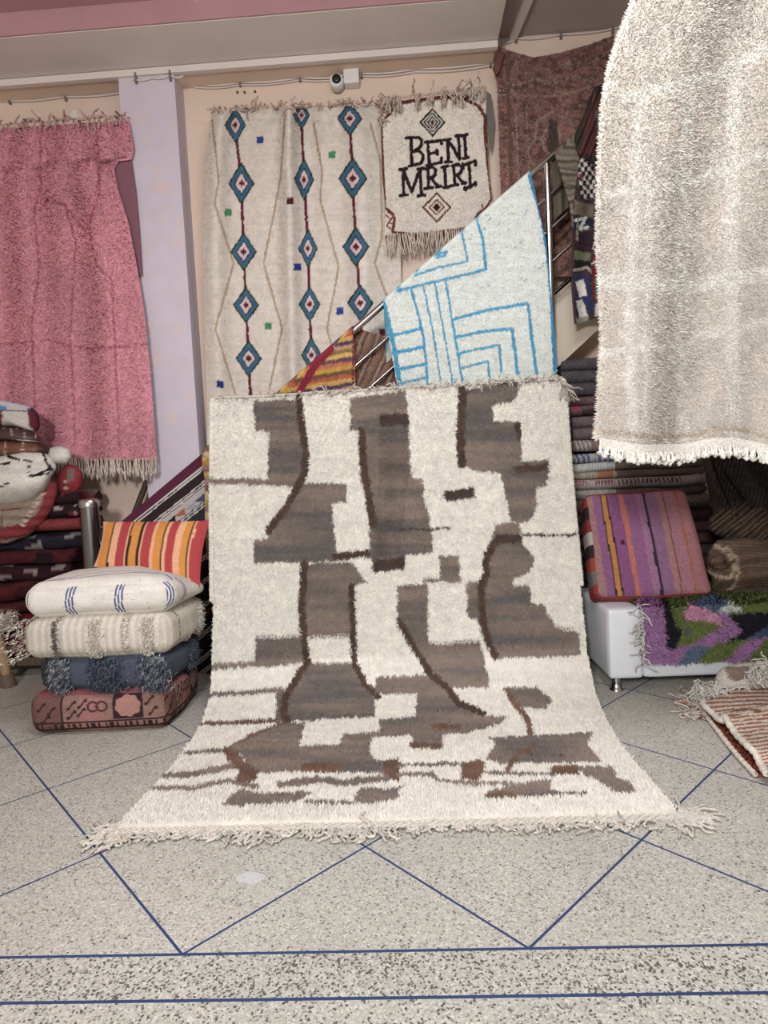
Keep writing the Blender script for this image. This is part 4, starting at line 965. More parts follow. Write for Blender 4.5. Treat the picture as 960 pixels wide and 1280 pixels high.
# striped pillow
OR, RD, PK, DB = C(222, 142, 58), C(188, 62, 66), C(236, 170, 128), C(58, 34, 32)
STR = [(PK, .05), (OR, .10), (DB, .025), (PK, .085), (RD, .10), (PK, .02), (DB, .025), (OR, .10), (DB, .03), (PK, .02), (RD, .11), (PK, .025), (OR, .09), (DB, .02), (PK, .04), (RD, .09), (PK, .07), (OR, .07), (DB, .02), (PK, .02), (RD, .11)]
edges = np.cumsum([w for _, w in STR]); edges /= edges[-1]; SC = np.array([c for c, _ in STR])
r = empty('striped_pillow', 'orange and red striped pillow leaning on top of the cushion stack', 'pillow')
pc = [P(x, y, Y) for x, y, Y in ((129, 652, 3.38), (262, 650, 3.34), (250, 735, 3.17), (118, 722, 3.22))]
pc[3][2] = max(pc[3][2], zt[4]+.02)
def pillow(mb, corners, thick, colf, n=70, pinch=.05, nrm=None):
    a, b_ = np.meshgrid(np.linspace(-1, 1, n), np.linspace(-1, 1, n))
    q = [np.asarray(c) for c in corners]; nn = np.cross(q[1]-q[0], q[3]-q[0]); nn /= np.linalg.norm(nn)
    if nn[1] > 0: nn = -nn
    for sgn in (1, -1):
        uu = (a+1)/2; vv = (b_+1)/2
        k = pinch*(1-np.abs(b_)**2)*1.0; uu2 = .5+(uu-.5)*(1-pinch*(1-b_**2)); vv2 = .5+(vv-.5)*(1-pinch*(1-a**2))
        p = (q[0]*((1-uu2)*(1-vv2))[..., None]+q[1]*(uu2*(1-vv2))[..., None]+q[2]*(uu2*vv2)[..., None]+q[3]*((1-uu2)*vv2)[..., None])
        h = np.clip((1-a**2), 0, 1)**.5*np.clip((1-b_**2), 0, 1)**.5
        h = h*(1+.12*noise(a*3, b_*3, 5)+.05*noise(a*9, b_*7, 6))
        p = p+nn*(sgn*thick*h)[..., None]
        mb.grid(p, colf(uu, vv, sgn), flip=sgn > 0)
def pc_col(u, v, s):
    t = u+.012*noise(v*4, u*3, 8); k = np.searchsorted(edges, np.clip(t, 0, .999)); c = SC[k].copy()
    return c*(1+.12*noise(u*40, v*60, 9)[..., None])
mb = MB(); pillow(mb, pc, .062, pc_col); mb.build('cover', LINEN, r)

# ================================================================== PILE OF RUGS AND POUFS (far left)
LY = 3.70
def lumpthing(name, label, cat, outline, Y, front, backd, paint, mat, n=140, m=22, disp=None, group=None, part='folds', npile=0, power=2.2):
    r = empty(name, label, cat, group); mb = MB(); lump(mb, outline, Y, front, backd, lambda x, y: paint(x, y), n=n, m=m, disp=disp, power=power)
    mb.build(part, mat, r); return r
zbase = float(P(40, 822, LY)[2])
# low platform
r = empty('display_platform', 'low wooden platform under the pile of folded rugs', 'platform')
mb = MB(); mb.box((XL+.02, LY, zbase-.05), (-1.98, 4.0, zbase), C(96, 78, 64)); mb.build('board', WOOD, r)
for x in (XL+.1, -2.06):
    for y in (LY+.06, 3.94):
        mb = MB(); mb.tube([(x, y, 0), (x, y, zbase-.05)], .03, C(40, 34, 32), n=8); mb.build('leg', WOOD, r)
def pz(y, px=40): return float(P(px, y, LY)[2])
def patt(base, cols, s1, s2, seed, thr=.2):
    base = np.asarray(base)*.7; cols = [np.asarray(k_)*.7 for k_ in cols]
    def f(p):
        c = np.empty(p.shape[:-1]+(3,)); c[:] = base*(1+.4*noise(p[..., 0]*30, p[..., 2]*50, seed)[..., None])
        for i, col in enumerate(cols):
            k = noise(p[..., 0]*s1+i*7.3, (p[..., 2]+p[..., 1])*s2, seed+i+1) > thr; c[k] = col
        return c
    return f
XE = lambda px: float(P(px, 700, LY)[0])
rows = [('folded_rug', 'red folded rug with black and white marks, lowest in the left pile', 822, 768, 66, 2, patt(C(128, 30, 44), [C(60, 24, 32), C(190, 150, 140)], 14, 26, 41, .30)),
        ('folded_rug', 'ochre brown folded textile above the lowest red rug of the left pile', 768, 752, 62, 1, patt(C(122, 82, 54), [C(90, 40, 36)], 9, 12, 45, .25)),
        ('folded_rug', 'plain dark red folded rug just above the ochre textile in the left pile', 752, 728, 66, 1, patt(C(104, 36, 36), [C(70, 28, 32)], 9, 18, 49, .2)),
        ('folded_rug', 'black and burgundy folded rug with pale flecks in the left pile', 728, 706, 86, 1, patt(C(58, 30, 36), [C(30, 24, 30), C(160, 140, 136)], 18, 30, 53, .3)),
        ('folded_rug', 'dark red folded rug under the navy one in the left pile', 706, 688, 96, 1, patt(C(92, 32, 40), [C(44, 28, 34)], 12, 30, 57, .22)),
        ('folded_rug', 'dark navy folded rug with pale flecks in the left pile', 688, 666, 106, 1, patt(C(48, 46, 60), [C(30, 28, 36), C(160, 152, 146)], 20, 30, 61, .3))]
for i, (nm, lb, yb, yt, xe, nl, pf) in enumerate(rows):
    r = empty(nm, lb, 'rug', 'folded rugs in the pile at the left wall')
    mb = MB(); folded(mb, -2.75, XE(xe), LY+.005+.01*(i % 2), 4.0, pz(yb)+.001, pz(yt)-.001, nl, pf, nx=200, wob=.018, seed=i*3+2); mb.build('folds', WOOL, r)
r = empty('folded_rug', 'salmon red rolled rug end behind the steel newel post', 'rug', 'folded rugs in the pile at the left wall')
mb = MB(); folded(mb, -2.4, XE(106), LY-.01, 4.0, pz(665), pz(650), 1, patt(C(156, 62, 66), [C(120, 40, 50)], 10, 20, 67, .25), nx=60, seed=31); mb.build('folds', WOOL, r)
r = empty('folded_rug', 'black red and white patterned folded rug behind the red-bordered one', 'rug', 'folded rugs in the pile at the left wall')
mb = MB(); folded(mb, -2.5, XE(103), LY-.0, 4.0, pz(649), pz(615), 2, patt(C(52, 34, 40), [C(150, 50, 58), C(190, 176, 168)], 22, 36, 71, .24), nx=60, seed=37); mb.build('folds', WOOL, r)
pr = Pattern(mottled(C(150, 44, 52), .2, .1, .1, 7), .6)
for k in range(7): pr.dia(C(200, 150, 120) if k % 2 else C(90, 60, 60), 86+6*math.cos(k*.8), 590+k*4, 3.5, 3)
pr.poly(C(120, 96, 90), [(84, 586), (94, 586), (92, 600), (84, 604)])
lumpthing('rolled_rug', 'small red patterned rug rolled at the right end of the left pile', 'rug', [(72, 600), (74, 588), (84, 580), (96, 582), (103, 592), (103, 606), (96, 616), (84, 620), (73, 614)], 3.74, .06, .2, pr, WOOL, n=90, m=18)
# big red bordered rug lying over the pile
pr = Pattern(mottled(C(150, 126, 112), .12, .15, .5, 3), .6)
pr.line(C(146, 52, 54), [(-30, 672), (0, 668), (30, 662), (48, 650), (60, 632), (68, 608)], 15)
pr.line(C(120, 60, 60), [(-30, 640), (0, 638), (24, 636)], 2).line(C(90, 84, 80), [(2, 645), (2, 662)], 2)
for k in range(8): pr.dia(C(196, 176, 156), 28+k*3.6, 656-k*5.6, 4, 3); pr.dia(C(110, 60, 54), 30+k*3.6, 653-k*5.6, 2, 1.6)
pr.line(C(70, 60, 60), [(-20, 681), (10, 680), (36, 672)], 3)
lumpthing('red_bordered_rug', 'beige-backed rug with a red border folded over the left pile', 'rug', [(-60, 600), (0, 596), (60, 598), (72, 604), (72, 618), (66, 636), (54, 654), (38, 668), (10, 680), (-60, 686)], 3.70, .10, .26, pr, WOOL, disp=lambda x, y: .006*np.sin(y*.5))
# white shag with black lines
pw = Pattern(mottled(C(214, 208, 198), .10, .1, .2, 3), .8)
for l, w in (([(10, 570), (24, 575), (40, 577)], 3), ([(36, 590), (40, 596), (52, 590), (64, 586), (60, 592), (44, 594)], 2.6), ([(54, 566), (58, 578), (66, 588)], 3.4), ([(-10, 612), (4, 608), (10, 604)], 2.2), ([(0, 580), (12, 579)], 3), ([(36, 582), (38, 594)], 3)): pw.line(C(40, 34, 36), l, w)
lumpthing('white_shaggy_rug', 'white shaggy rug with black lines folded on the left pile', 'rug', [(-60, 574), (-10, 572), (14, 566), (34, 562), (56, 566), (66, 572), (72, 584), (64, 596), (58, 612), (44, 624), (24, 630), (0, 632), (-60, 634)], 3.66, .14, .3, pw, WOOL, disp=lambda x, y: .03*np.exp(-((y-608+.1*x)/14)**2)-.025*np.exp(-((y-583)/5)**2), part='folds')
r_ = bpy.data.objects['white_shaggy_rug']
mb = MB(); lump(mb, [(62, 560), (76, 557), (88, 562), (90, 572), (84, 580), (68, 580), (58, 574)], 3.70, .07, .2, lambda x, y: pw(x, y), n=80, m=16); mb.build('folded_end', WOOL, r_)
# leather poufs
pl_ = Pattern(mottled(C(112, 66, 44), .15, .1, .1, 5), .2)
for k in (-20, 7, 29, 48): pl_.line(C(206, 190, 170), [(k, 550), (k-1, 568)], 1.2)
pl_.poly(C(66, 38, 34), [(46, 548), (70, 548), (70, 572), (47, 572)])
lumpthing('leather_pouf', 'tan brown leather pouf with pale stitching under the darker one', 'pouf', [(-70, 552), (0, 550), (40, 551), (58, 556), (64, 562), (60, 568), (30, 571), (-70, 574)], 3.74, .16, .18, pl_, LEATHER, n=120, power=3)
pl2 = Pattern(mottled(C(74, 50, 48), .15, .1, .1, 6), .2)
for k in (-14, 14, 30, 44): pl2.line(C(196, 178, 160), [(k-10, 536), (k-4, 532), (k, 536), (k+1, 552)], 1.2)
pl2.line(C(220, 210, 196), [(22, 550), (36, 551), (52, 553)], 1.4)
lumpthing('leather_pouf', 'dark brown leather pouf with pale petal stitching on the left pile', 'pouf', [(-70, 536), (0, 534), (30, 535), (46, 542), (53, 549), (52, 554), (20, 552), (-70, 552)], 3.74, .15, .18, pl2, LEATHER, n=120, power=3)
pt_ = Pattern(mottled(C(206, 198, 190), .08, .1, .1, 5), .2)
pt_.poly(C(112, 40, 56), [(35, 506), (52, 508), (54, 548), (35, 532)]).poly(C(112, 40, 56), [(-40, 512), (2, 512), (2, 532), (-40, 532)]).poly(C(90, 130, 190), [(-40, 506), (8, 508), (8, 513), (-40, 513)]).line(C(214, 222, 236), [(-10, 500), (20, 505), (40, 509)], 5).line(C(70, 64, 70), [(2, 513), (36, 514)], 1.2).poly(C(60, 56, 90), [(38, 508), (46, 510), (46, 516), (38, 514)])
lumpthing('folded_cloth', 'folded white blue and maroon cloth on top of the left pile', 'cloth', [(-60, 500), (0, 500), (24, 505), (40, 509), (49, 518), (50, 536), (44, 541), (20, 533), (-60, 532)], 3.74, .12, .22, pt_, WEAVE, n=120, power=3)
# stool at the left edge
r = empty('wool_stool', 'small wooden stool with a woolly seat at the left edge of the photo', 'stool')
s0 = F(9, 858); Ys = float(s0[1]); 
mb = MB()
ft = P(9, 850, Ys); 
pts = [(s0[0], Ys, .0), (s0[0]-.004, Ys, .06), (s0[0]-.006, Ys, .065)]
mb.tube([(s0[0]+.012, Ys, 0.0), (s0[0]+.0, Ys, .075)], [.044, .040], C(112, 92, 76), n=12); foot_mb = mb
zs = float(P(6, 790, Ys)[2])
for k, (dx, dy) in enumerate(((0, 0), (-.42, 0), (0, .0), (-.42, .0))):
    if k >= 2: continue
    mb = MB(); x = s0[0]+dx
    mb.tube([(x, Ys+dy, .07 if k == 0 else 0), (x-.01, Ys+dy, .16), (x-.03, Ys+dy, zs+.02)], [.026, .030, .024], C(168, 132, 98), n=12); lg = mb.build('leg', WOOD, r)
    if k == 0: foot_mb.build('foot', WOOD, lg)
mb = MB(); mb.tube([(s0[0]-.21, Ys-.0, 0), (s0[0]-.21, Ys, zs+.02)], .026, C(168, 132, 98), n=12); mb.build('leg', WOOD, r)
mb = MB(); zc_ = zs+.05
for q, uq, fl in cushion_grid((.235, .10, .05), .045, 20): mb.grid(q+np.array([s0[0]-.205, Ys, zc_]), C(214, 200, 184), flip=fl)
n = 2500; pp = np.stack([rng.uniform(-.24, .25, n)+s0[0]-.205, rng.uniform(-.11, .11, n)+Ys, rng.uniform(-.05, .05, n)+zc_], 1); tufts_on(mb, pp, pp-np.array([s0[0]-.205, Ys, zc_+.02]), .045, .008, C(214, 202, 186))
mb.build('seat', SHAG, r)

# ================================================================== RIGHT SIDE: STACK BEHIND THE BENCH
SY = 3.78
def sz(y, px=800): return float(P(px, y, SY)[2])
sx0 = float(P(698, 600, SY)[0])
def rowpaint(base, marks=(), seed=0, line=.0):
    base = np.asarray(base)
    def f(p):
        c = np.empty(p.shape[:-1]+(3,)); c[:] = base*(1+.35*noise(p[..., 0]*90, p[..., 2]*30, seed)[..., None])
        c = c*(1+.18*np.sin(p[..., 0]*420))[..., None]
        for col, x0, x1, z0, z1, per in marks:
            k = (p[..., 0] > x0) & (p[..., 0] < x1) & (p[..., 2] > z0) & (p[..., 2] < z1)
            if per: k &= np.sin(p[..., 0]*per+p[..., 2]*60) > -.1
            c[k] = col
        return c
    return f
xp = lambda px: float(P(px, 600, SY)[0])
rowsR = [(640, 620, 890, C(150, 136, 122), [(C(110, 90, 84), xp(700), xp(735), 0, 9, 0)], 'grey-beige folded kilim just above the striped cushion'),
         (622, 608, 886, C(176, 168, 160), [(C(120, 108, 100), xp(770), xp(900), 0, 9, 0)], 'pale grey folded kilim in the stack, second above the striped cushion'),  # right-end mark, also in rows below, is the hanging rug's shadow painted in
         (609, 596, 888, C(190, 172, 164), [(C(150, 66, 92), xp(700), xp(735), sz(604), sz(598), 330), (C(140, 54, 84), xp(744), xp(768), sz(604), sz(598), 330), (C(92, 64, 70), xp(772), xp(850), sz(605), sz(598), 260)], 'folded kilim with burgundy tick marks in the stack behind the bench'),
         (597, 586, 886, C(180, 164, 146), [(C(180, 120, 84), xp(748), xp(768), 0, 9, 0), (C(120, 104, 92), xp(772), xp(900), 0, 9, 0)], 'beige folded kilim with an orange patch in the stack behind the bench'),
         (587, 575, 884, C(206, 204, 200), [(C(132, 118, 104), xp(770), xp(900), 0, 9, 0)], 'off-white folded kilim in the middle of the stack behind the bench'),
         (576, 564, 880, C(190, 186, 182), [(C(84, 96, 150), xp(718), xp(738), 0, 9, 200), (C(84, 96, 150), xp(745), xp(768), 0, 9, 200), (C(110, 98, 90), xp(772), xp(900), 0, 9, 0)], 'white folded kilim with blue marks in the stack behind the bench')]
for i, (yb, yt, xe, base, marks, lb) in enumerate(rowsR):
    r = empty('folded_kilim', lb, 'rug', 'folded kilims stacked behind the bench'); mb = MB()
    folded(mb, sx0+.01*(i % 3), xp(xe), SY, 4.10, sz(yb)+.001, sz(yt)-.001, 1, rowpaint(base, marks, 80+i*3), nx=140, wob=.010, seed=90+i*5); mb.build('folds', RIB, r)
# lower part of the stack, seen only as a dark sliver beside the cushion
low = [(C(86, 60, 60), 'dark burgundy folded rug low in the stack behind the bench'), (C(66, 58, 56), 'charcoal folded rug low in the stack behind the bench'), (C(110, 60, 54), 'rust folded rug low in the stack behind the bench'), (C(70, 62, 64), 'dark grey folded rug at the bottom of the stack behind the bench')]
zz = np.linspace(sz(640), 0.002, len(low)+1)
for i, (col, lb) in enumerate(low):
    r = empty('folded_rug', lb, 'rug', 'dark folded rugs at the bottom of the stack'); mb = MB()
    folded(mb, sx0+.02*(i % 2), xp(985), SY+.01, 4.10, zz[i+1]+.001, zz[i]-.001, 3, rowpaint(col, (), 120+i), nx=60, seed=130+i); mb.build('folds', RIB, r)
upr = [(564, 549, 800, 1, C(150, 120, 118), [(C(150, 50, 62), xp(700), xp(716), 0, 9, 0), (C(196, 190, 184), xp(718), xp(740), 0, 9, 240)], 'red grey and white folded kilim above the pale kilims of the stack'),
       (550, 519, 800, 2, C(120, 104, 108), [(C(54, 50, 54), xp(690), xp(718), 0, 9, 0)], 'mauve grey knitted folded rug in the stack beside the cream hanging rug'),
       (519, 494, 800, 2, C(112, 84, 88), [(C(186, 86, 98), xp(717), xp(727), sz(510), sz(500), 0), (C(48, 46, 52), xp(690), xp(714), 0, 9, 0), (C(80, 52, 56), xp(729), xp(830), sz(519), sz(508), 0)], 'burgundy grey folded rug with a pink fold end in the stack'),
       (494, 446, 800, 3, C(86, 80, 84), [], 'dark grey ribbed folded rug on top of the stack by the stair')]
for i, (yb, yt, xe, nl, base, marks, lb) in enumerate(upr):
    r = empty('folded_rug', lb, 'rug', 'folded rugs at the top of the stack'); mb = MB()
    folded(mb, sx0+.012*(i % 2)+(.03 if i == 3 else 0), xp(xe), SY-.005*(i % 2), 4.10, sz(yb, 730)+.001, sz(yt, 730)-.001, nl, rowpaint(base, marks, 150+i*3), nx=90, wob=.012, seed=160+i*7); mb.build('folds', RIB, r)

# ================================================================== WHITE BENCH
fl_ = F(768, 866); BYf = float(F(763, 866, 0)[1])-.02
bx0 = float(P(761, 800, BYf)[0]); bz1 = float(P(760, 762, BYf)[2]); bz0 = float(P(763, 850, BYf)[2]); by1 = BYf+.60; bx1 = XR-.9
r = empty('white_bench', 'low white vinyl bench with chrome legs holding the striped cushion', 'bench')
mb = MB()
aw = .17
for q, uq, f in cushion_grid((aw/2, (by1-BYf)/2, (bz1-bz0)/2), .02, 30, .008): mb.grid(q+np.array([bx0+aw/2, (BYf+by1)/2, (bz0+bz1)/2]), C(228, 232, 238), flip=f)
mb.build('arm', VINYL, r)
mb = MB()
for q, uq, f in cushion_grid(((bx1-bx0-aw)/2, (by1-BYf)/2, .075), .02, 30, .004): mb.grid(q+np.array([(bx0+aw+bx1)/2, (BYf+by1)/2+.004, bz0+.075]), C(226, 230, 236), flip=f)
mb.build('base', VINYL, r)
mb = MB()
for q, uq, f in cushion_grid(((bx1-bx0-aw)/2, (by1-BYf)/2-.01, (bz1-bz0-.155)/2), .04, 30, .0): mb.grid(q+np.array([(bx0+aw+bx1)/2+.004, (BYf+by1)/2+.01, (bz0+.152+bz1)/2]), C(224, 228, 234), flip=f)
mb.build('seat', VINYL, r)
for x, y in ((bx0+.05, BYf+.06), (bx1-.08, BYf+.06), (bx0+.05, by1-.06), (bx1-.08, by1-.06)):
    mb = MB(); mb.lathe([(.034, .0), (.034, .006), (.024, .012), (.022, .05), (.022, bz0+.004)], (x, y, 0), C(200, 200, 204), n=18); mb.build('leg', STEEL, r)
# shaggy throw over the bench
PU, OL, NB, SL, LP = C(164, 112, 164), C(108, 122, 62), C(36, 34, 42), C(92, 110, 140), C(208, 140, 172)
def z3(pts): return [(680+x/3.4286, 680+y/3.4286) for x, y in pts]
pat = Pattern(mottled(OL, .15, .2, .2, 3), 1.2)
pat.poly(PU, z3([(395,225),(500,235),(515,300),(520,440),(630,425),(600,520),(415,515)])); pat.poly(NB, z3([(498,235),(522,240),(560,350),(590,370),(555,440),(520,440),(512,300)]))
pat.poly(SL, z3([(630,425),(720,410),(650,510),(560,515)])); pat.poly(PU, z3([(625,430),(700,380),(760,345),(720,300),(760,280),(850,365),(780,410),(700,430)]))
pat.poly(LP, z3([(595,285),(640,255),(740,300),(760,345),(690,325),(600,318)])); pat.poly(SL, z3([(630,250),(720,220),(790,250),(735,295),(640,258)])); pat.poly(C(206, 210, 208), z3([(735,292),(790,250),(850,290)]))
pat.poly(NB, z3([(780,300),(960,290),(1000,330),(960,350),(870,400),(780,412),(850,365)])); pat.poly(PU, z3([(760,500),(860,410),(950,390),(930,420),(850,505)])); pat.poly(C(70, 84, 110), z3([(860,410),(960,340),(1010,380),(950,392)])); pat.sq(C(90, 100, 110), 680+615/3.43, 680+370/3.43, 4)
tx0 = float(P(802, 800, BYf)[0]); tx1 = bx1-.35; tz = bz1+.012; tb = float(P(802, 829, BYf-.02)[2])
tp = np.array([(by1-.02, tz), (BYf+.06, tz+.002), (BYf+.0, tz-.012), (BYf-.022, tz-.05), (BYf-.024, tb)]); td = np.r_[0, np.cumsum(np.hypot(*np.diff(tp, axis=0).T))]; td /= td[-1]
def ST_(u, v):
    u = np.asarray(u, float); v = np.asarray(v, float); X = tx0+(tx1-tx0)*u
    return np.stack([X+0*v, np.interp(v, td, tp[:, 0])-.006*np.sin(u*20)*v, np.interp(v, td, tp[:, 1])+.006*np.sin(u*17+1)*v], -1)
r = empty('zigzag_shaggy_rug', 'purple, green and black zigzag shaggy rug draped over the white bench', 'rug')
mb = MB(); pt = lambda x, y, u, v: pat(x, y); sheet(mb, ST_, 160, 120, pt, .010); pile(mb, ST_, 60000, pt, .024, .009, lay=(0, .4), up_=.8, var=.28)
mb.build('pile', SHAG, r)
mb = MB(); n = 44; v = np.linspace(.62, .98, n); b0 = ST_(np.zeros(n), v)
strands(mb, b0+np.array([0, -.012, 0]), np.stack([-np.abs(rng.normal(.6, .2, n)), rng.normal(-.15, .1, n), rng.normal(-.5, .4, n)], 1), .085, .004, C(214, 212, 206), wig=.5, droop=.2)
mb.build('fringe', WOOL, r)

# striped box cushion on the bench
PKS = [(C(170, 120, 120), .09), (C(150, 92, 140), .08), (C(70, 50, 60), .015), (C(206, 136, 70), .05), (C(60, 40, 46), .015), (C(150, 84, 140), .12), (C(214, 120, 96), .05), (C(160, 100, 150), .13), (C(176, 120, 160), .07), (C(58, 50, 70), .03), (C(160, 110, 150), .12), (C(190, 130, 130), .06), (C(120, 80, 70), .012), (C(186, 124, 140), .12), (C(190, 110, 70), .02), (C(186, 120, 126), .14)]
pe = np.cumsum([w for _, w in PKS]); pe /= pe[-1]; PC = np.array([c for c, _ in PKS])
GS = np.array([C(160, 60, 58), C(120, 112, 112), C(176, 74, 56), C(60, 46, 50), C(190, 178, 168), C(150, 54, 54), C(60, 44, 48), C(170, 64, 56)])
def p_cush(q, p):
    x, y, z = q[..., 0], q[..., 1], q[..., 2]
    k = np.searchsorted(pe, np.clip((x+1)/2+.01*noise(z*3, x*5, 4), 0, .999)); c = PC[k]*(1+.35*noise(x*50, z*40, 6)[..., None])
    side = (x < -.93) & (y > -.9); kk = (np.clip((z+1)/2, 0, .999)*8).astype(int); c[side] = GS[kk[side]]
    tb_ = (np.abs(z) > .95) & (y > -.85); c[tb_] = C(150, 64, 60)
    c[(np.hypot((x+.42)*1.2, z-.0) < .05)] = C(90, 40, 50); return c
lo = P(749, 750, BYf+.10); up_l = P(738, 619, BYf+.34); lr = P(890, 745, BYf+.10); 
wd = float(lr[0]-lo[0]); hgt = float(np.hypot(up_l[1]-lo[1], up_l[2]-lo[2])); ang = math.atan2(up_l[1]-lo[1], up_l[2]-lo[2])
root = empty('striped_box_cushion', 'pink, purple and orange striped box cushion leaning on the white bench', 'cushion')
mb = MB(); half = np.array([wd/2, .075, hgt/2])
for p, q, fl in cushion_grid(half, .035, 90, .018):
    w = noise(p[..., 0]*6, p[..., 2]*6, 44); p = p*(1+.03*w[..., None]); p[..., 0] = p[..., 0]*(1.0-.05*q[..., 2])
    col = p_cush(np.clip(p/half, -1.2, 1.2), p)
    zb_ = tz+.004
    pp = xform(p+np.array([0, half[1], half[2]]), (float((lo[0]+lr[0])/2), float(lo[1]), max(float(lo[2]), zb_)+.01), 0, -ang); mb.grid(pp, col, flip=fl)
mb.build('cover', WEAVE, root)

# ---- bundles of rugs at the right end of the bench
def ribbed(col, w=2.6, ang=0.0, seed=0, dark=.55):
    col = np.asarray(col)
    return lambda x, y: col*((1-dark/2)+dark/2*np.sin((x*math.sin(ang)+y*math.cos(ang))*2*PI/w+2*noise(x*.1, y*.1, seed)))[:, None]*(1+.5*noise(x*.4, y*.4, seed+1))[:, None]
def flat(f):
    def g(x, y): s = x.shape; return f(x.ravel(), y.ravel()).reshape(s+(3,))
    return g
lumpthing('dark_brown_rug', 'dark brown folded rug lying on the zigzag rug, lowest of the right bundles', 'rug', [(898, 740), (930, 732), (1010, 728), (1080, 730), (1080, 770), (990, 770), (920, 769), (900, 762)], BYf+.25, .12, .12, flat(ribbed(C(92, 80, 72), 5, .1, 3, .2)), RIB, n=120, power=3)
pb = Pattern(lambda x, y: ribbed(C(126, 102, 84), 4.0, -.06, 5, .35)(x, y), .4)
pb.line(C(190, 168, 138), [(884, 714), (896, 720), (912, 723), (918, 712), (914, 698), (902, 686), (890, 680)], 3.5).line(C(186, 164, 134), [(892, 741), (906, 742), (918, 732), (924, 716), (920, 698), (908, 684)], 3.5).line(C(60, 48, 44), [(886, 706), (900, 714), (910, 710), (904, 696)], 3)
lumpthing('beige_bound_rug', 'brown ribbed rug with pale bound edge curled beside the striped cushion', 'rug', [(884, 690), (896, 674), (930, 672), (1000, 680), (1080, 690), (1080, 736), (1000, 736), (940, 738), (904, 744), (888, 738), (890, 722), (882, 714)], BYf+.28, .15, .12, pb, RIB, n=160, m=30, power=2.6, disp=lambda x, y: .02*np.sin((y-700)*.25+x*.03))
lumpthing('brown_knit_rug', 'brown chunky knitted rug folded under the charcoal blanket', 'rug', [(886, 648), (900, 632), (930, 620), (1000, 630), (1080, 640), (1080, 692), (1000, 700), (960, 698), (930, 690), (900, 672), (884, 662)], BYf+.40, .15, .1, flat(ribbed(C(112, 94, 80), 6, .7, 7, .6)), RIB, n=420, m=90, disp=lambda x, y: .016*np.sin((x*.7+y)*.33)+.008*np.sin((x*math.sin(.7)+y*math.cos(.7))*2*PI/6))
pd_ = Pattern(lambda x, y: ribbed(C(84, 78, 76), 5, 1.35, 9, .45)(x, y), .3)
pd_.line(C(88, 80, 74), [(882, 572), (890, 606), (898, 640), (900, 664)], 10).line(C(40, 38, 40), [(890, 576), (900, 604), (912, 632), (930, 652)], 3).line(C(34, 32, 34), [(905, 590), (930, 625), (952, 650)], 2.5)
lumpthing('charcoal_blanket', 'charcoal chunky knit blanket heaped below the cream rug fringe', 'blanket', [(878, 574), (890, 566), (930, 562), (1000, 560), (1080, 570), (1080, 660), (1000, 664), (960, 660), (930, 656), (906, 670), (896, 660), (890, 640), (884, 606)], BYf+.46, .18, .1, pd_, RIB, n=420, m=90, disp=lambda x, y: .03*np.sin((x*.8-y*.5)*.2+.6)+.007*np.sin((x*math.sin(1.35)+y*math.cos(1.35))*2*PI/5))

# ================================================================== ORANGE RIBBED RUG ON THE FLOOR
ORG = C(176, 108, 78); OW = C(222, 206, 190)
def ribf(x, y):
    # ribs run from the folded edge to the right, fanning slightly
    t = (y-.12*(960-x)*(y-905)/60.0 + .10*(x-890)); s = np.sin(t*2*PI/4.6+1.5*noise(x*.08, y*.08, 3))
    return np.where((s > -.1)[:, None], OW, ORG*.92)*(1+.25*noise(x*.5, y*.5, 8))[:, None]
pto = Pattern(ribf, .3)
lft = [(884, 868), (878, 880), (890, 891), (899, 900), (906, 901), (905, 893), (910, 903), (920, 918), (932, 930), (944, 941), (952, 958), (958, 967)]
rgt = [(960, 846), (1040, 850), (1100, 868), (1110, 900), (1100, 940), (1040, 975), (1000, 985)]
r = empty('orange_ribbed_rug', 'orange and white ribbed rug folded on the floor at the right edge', 'rug')
def ztop(u, v): return .085*np.sin(np.clip(v, 0, 1)*PI*.92+.12)**.6*(.55+.45*np.clip(u*2.2, 0, 1))+.028+.010*np.sin(v*19+u*3)
def SO(u, v):
    u = np.asarray(u, float); v = np.asarray(v, float); lx, ly = pl_interp(lft, v); rx, ry = pl_interp(rgt, v)
    return F(lx*(1-u)+rx*u, ly*(1-u)+ry*u, ztop(u, v))
mb = MB(); sheet(mb, SO, 130, 130, lambda x, y, u, v: pto(x, y), .012); mb.build('ribbed_back', RIB, r)
lf2 = [(872, 882), (884, 896), (897, 913), (910, 930), (926, 949), (944, 968)]
def SB(u, v):
    u = np.asarray(u, float); v = np.asarray(v, float); lx, ly = pl_interp(lf2, v); rx, ry = pl_interp([(1000, 862), (1060, 900), (1040, 960)], v)
    return F(lx*(1-u)+rx*u, ly*(1-u)+ry*u, .016+0*u)
po = Pattern(mottled(C(168, 86, 56), .2, .2, .2, 6), .5)
mb = MB(); sheet(mb, SB, 60, 60, lambda x, y, u, v: po(x, y), .010); pile(mb, SB, 9000, lambda x, y, u, v: po(x, y), .018, .008, var=.25); mb.build('pile_side', SHAG, r)
BW = C(228, 216, 202)
for S_, k in ((SO, .013), (SB, .010)):
    mb = MB(); v = np.linspace(.06, 1, 60); e = S_(np.zeros(60), v); mb.tube(e, k*(1+.15*np.sin(np.arange(60)*1.7)), BW, n=8); mb.build('bound_edge', WOOL, r)
mb = MB(); n = 150; e = F(rng.uniform(856, 884, n), rng.uniform(866, 892, n), .02)
strands(mb, e, np.stack([rng.normal(-.6, .6, n), rng.normal(-.2, .5, n), rng.normal(.05, .25, n)], 1), .085, .0046, C(206, 194, 178), wig=.55, droop=.1, floor=.003, seg=9, zw=.4)
strands(mb, e[:14]+np.array([.03, .0, 0]), np.stack([rng.normal(-.6, .4, 14), rng.normal(-.5, .3, 14), rng.normal(0, .1, 14)], 1), .08, .006, C(180, 104, 78), wig=.4, droop=.1, floor=.003)
mb.build('fringe', WOOL, r)
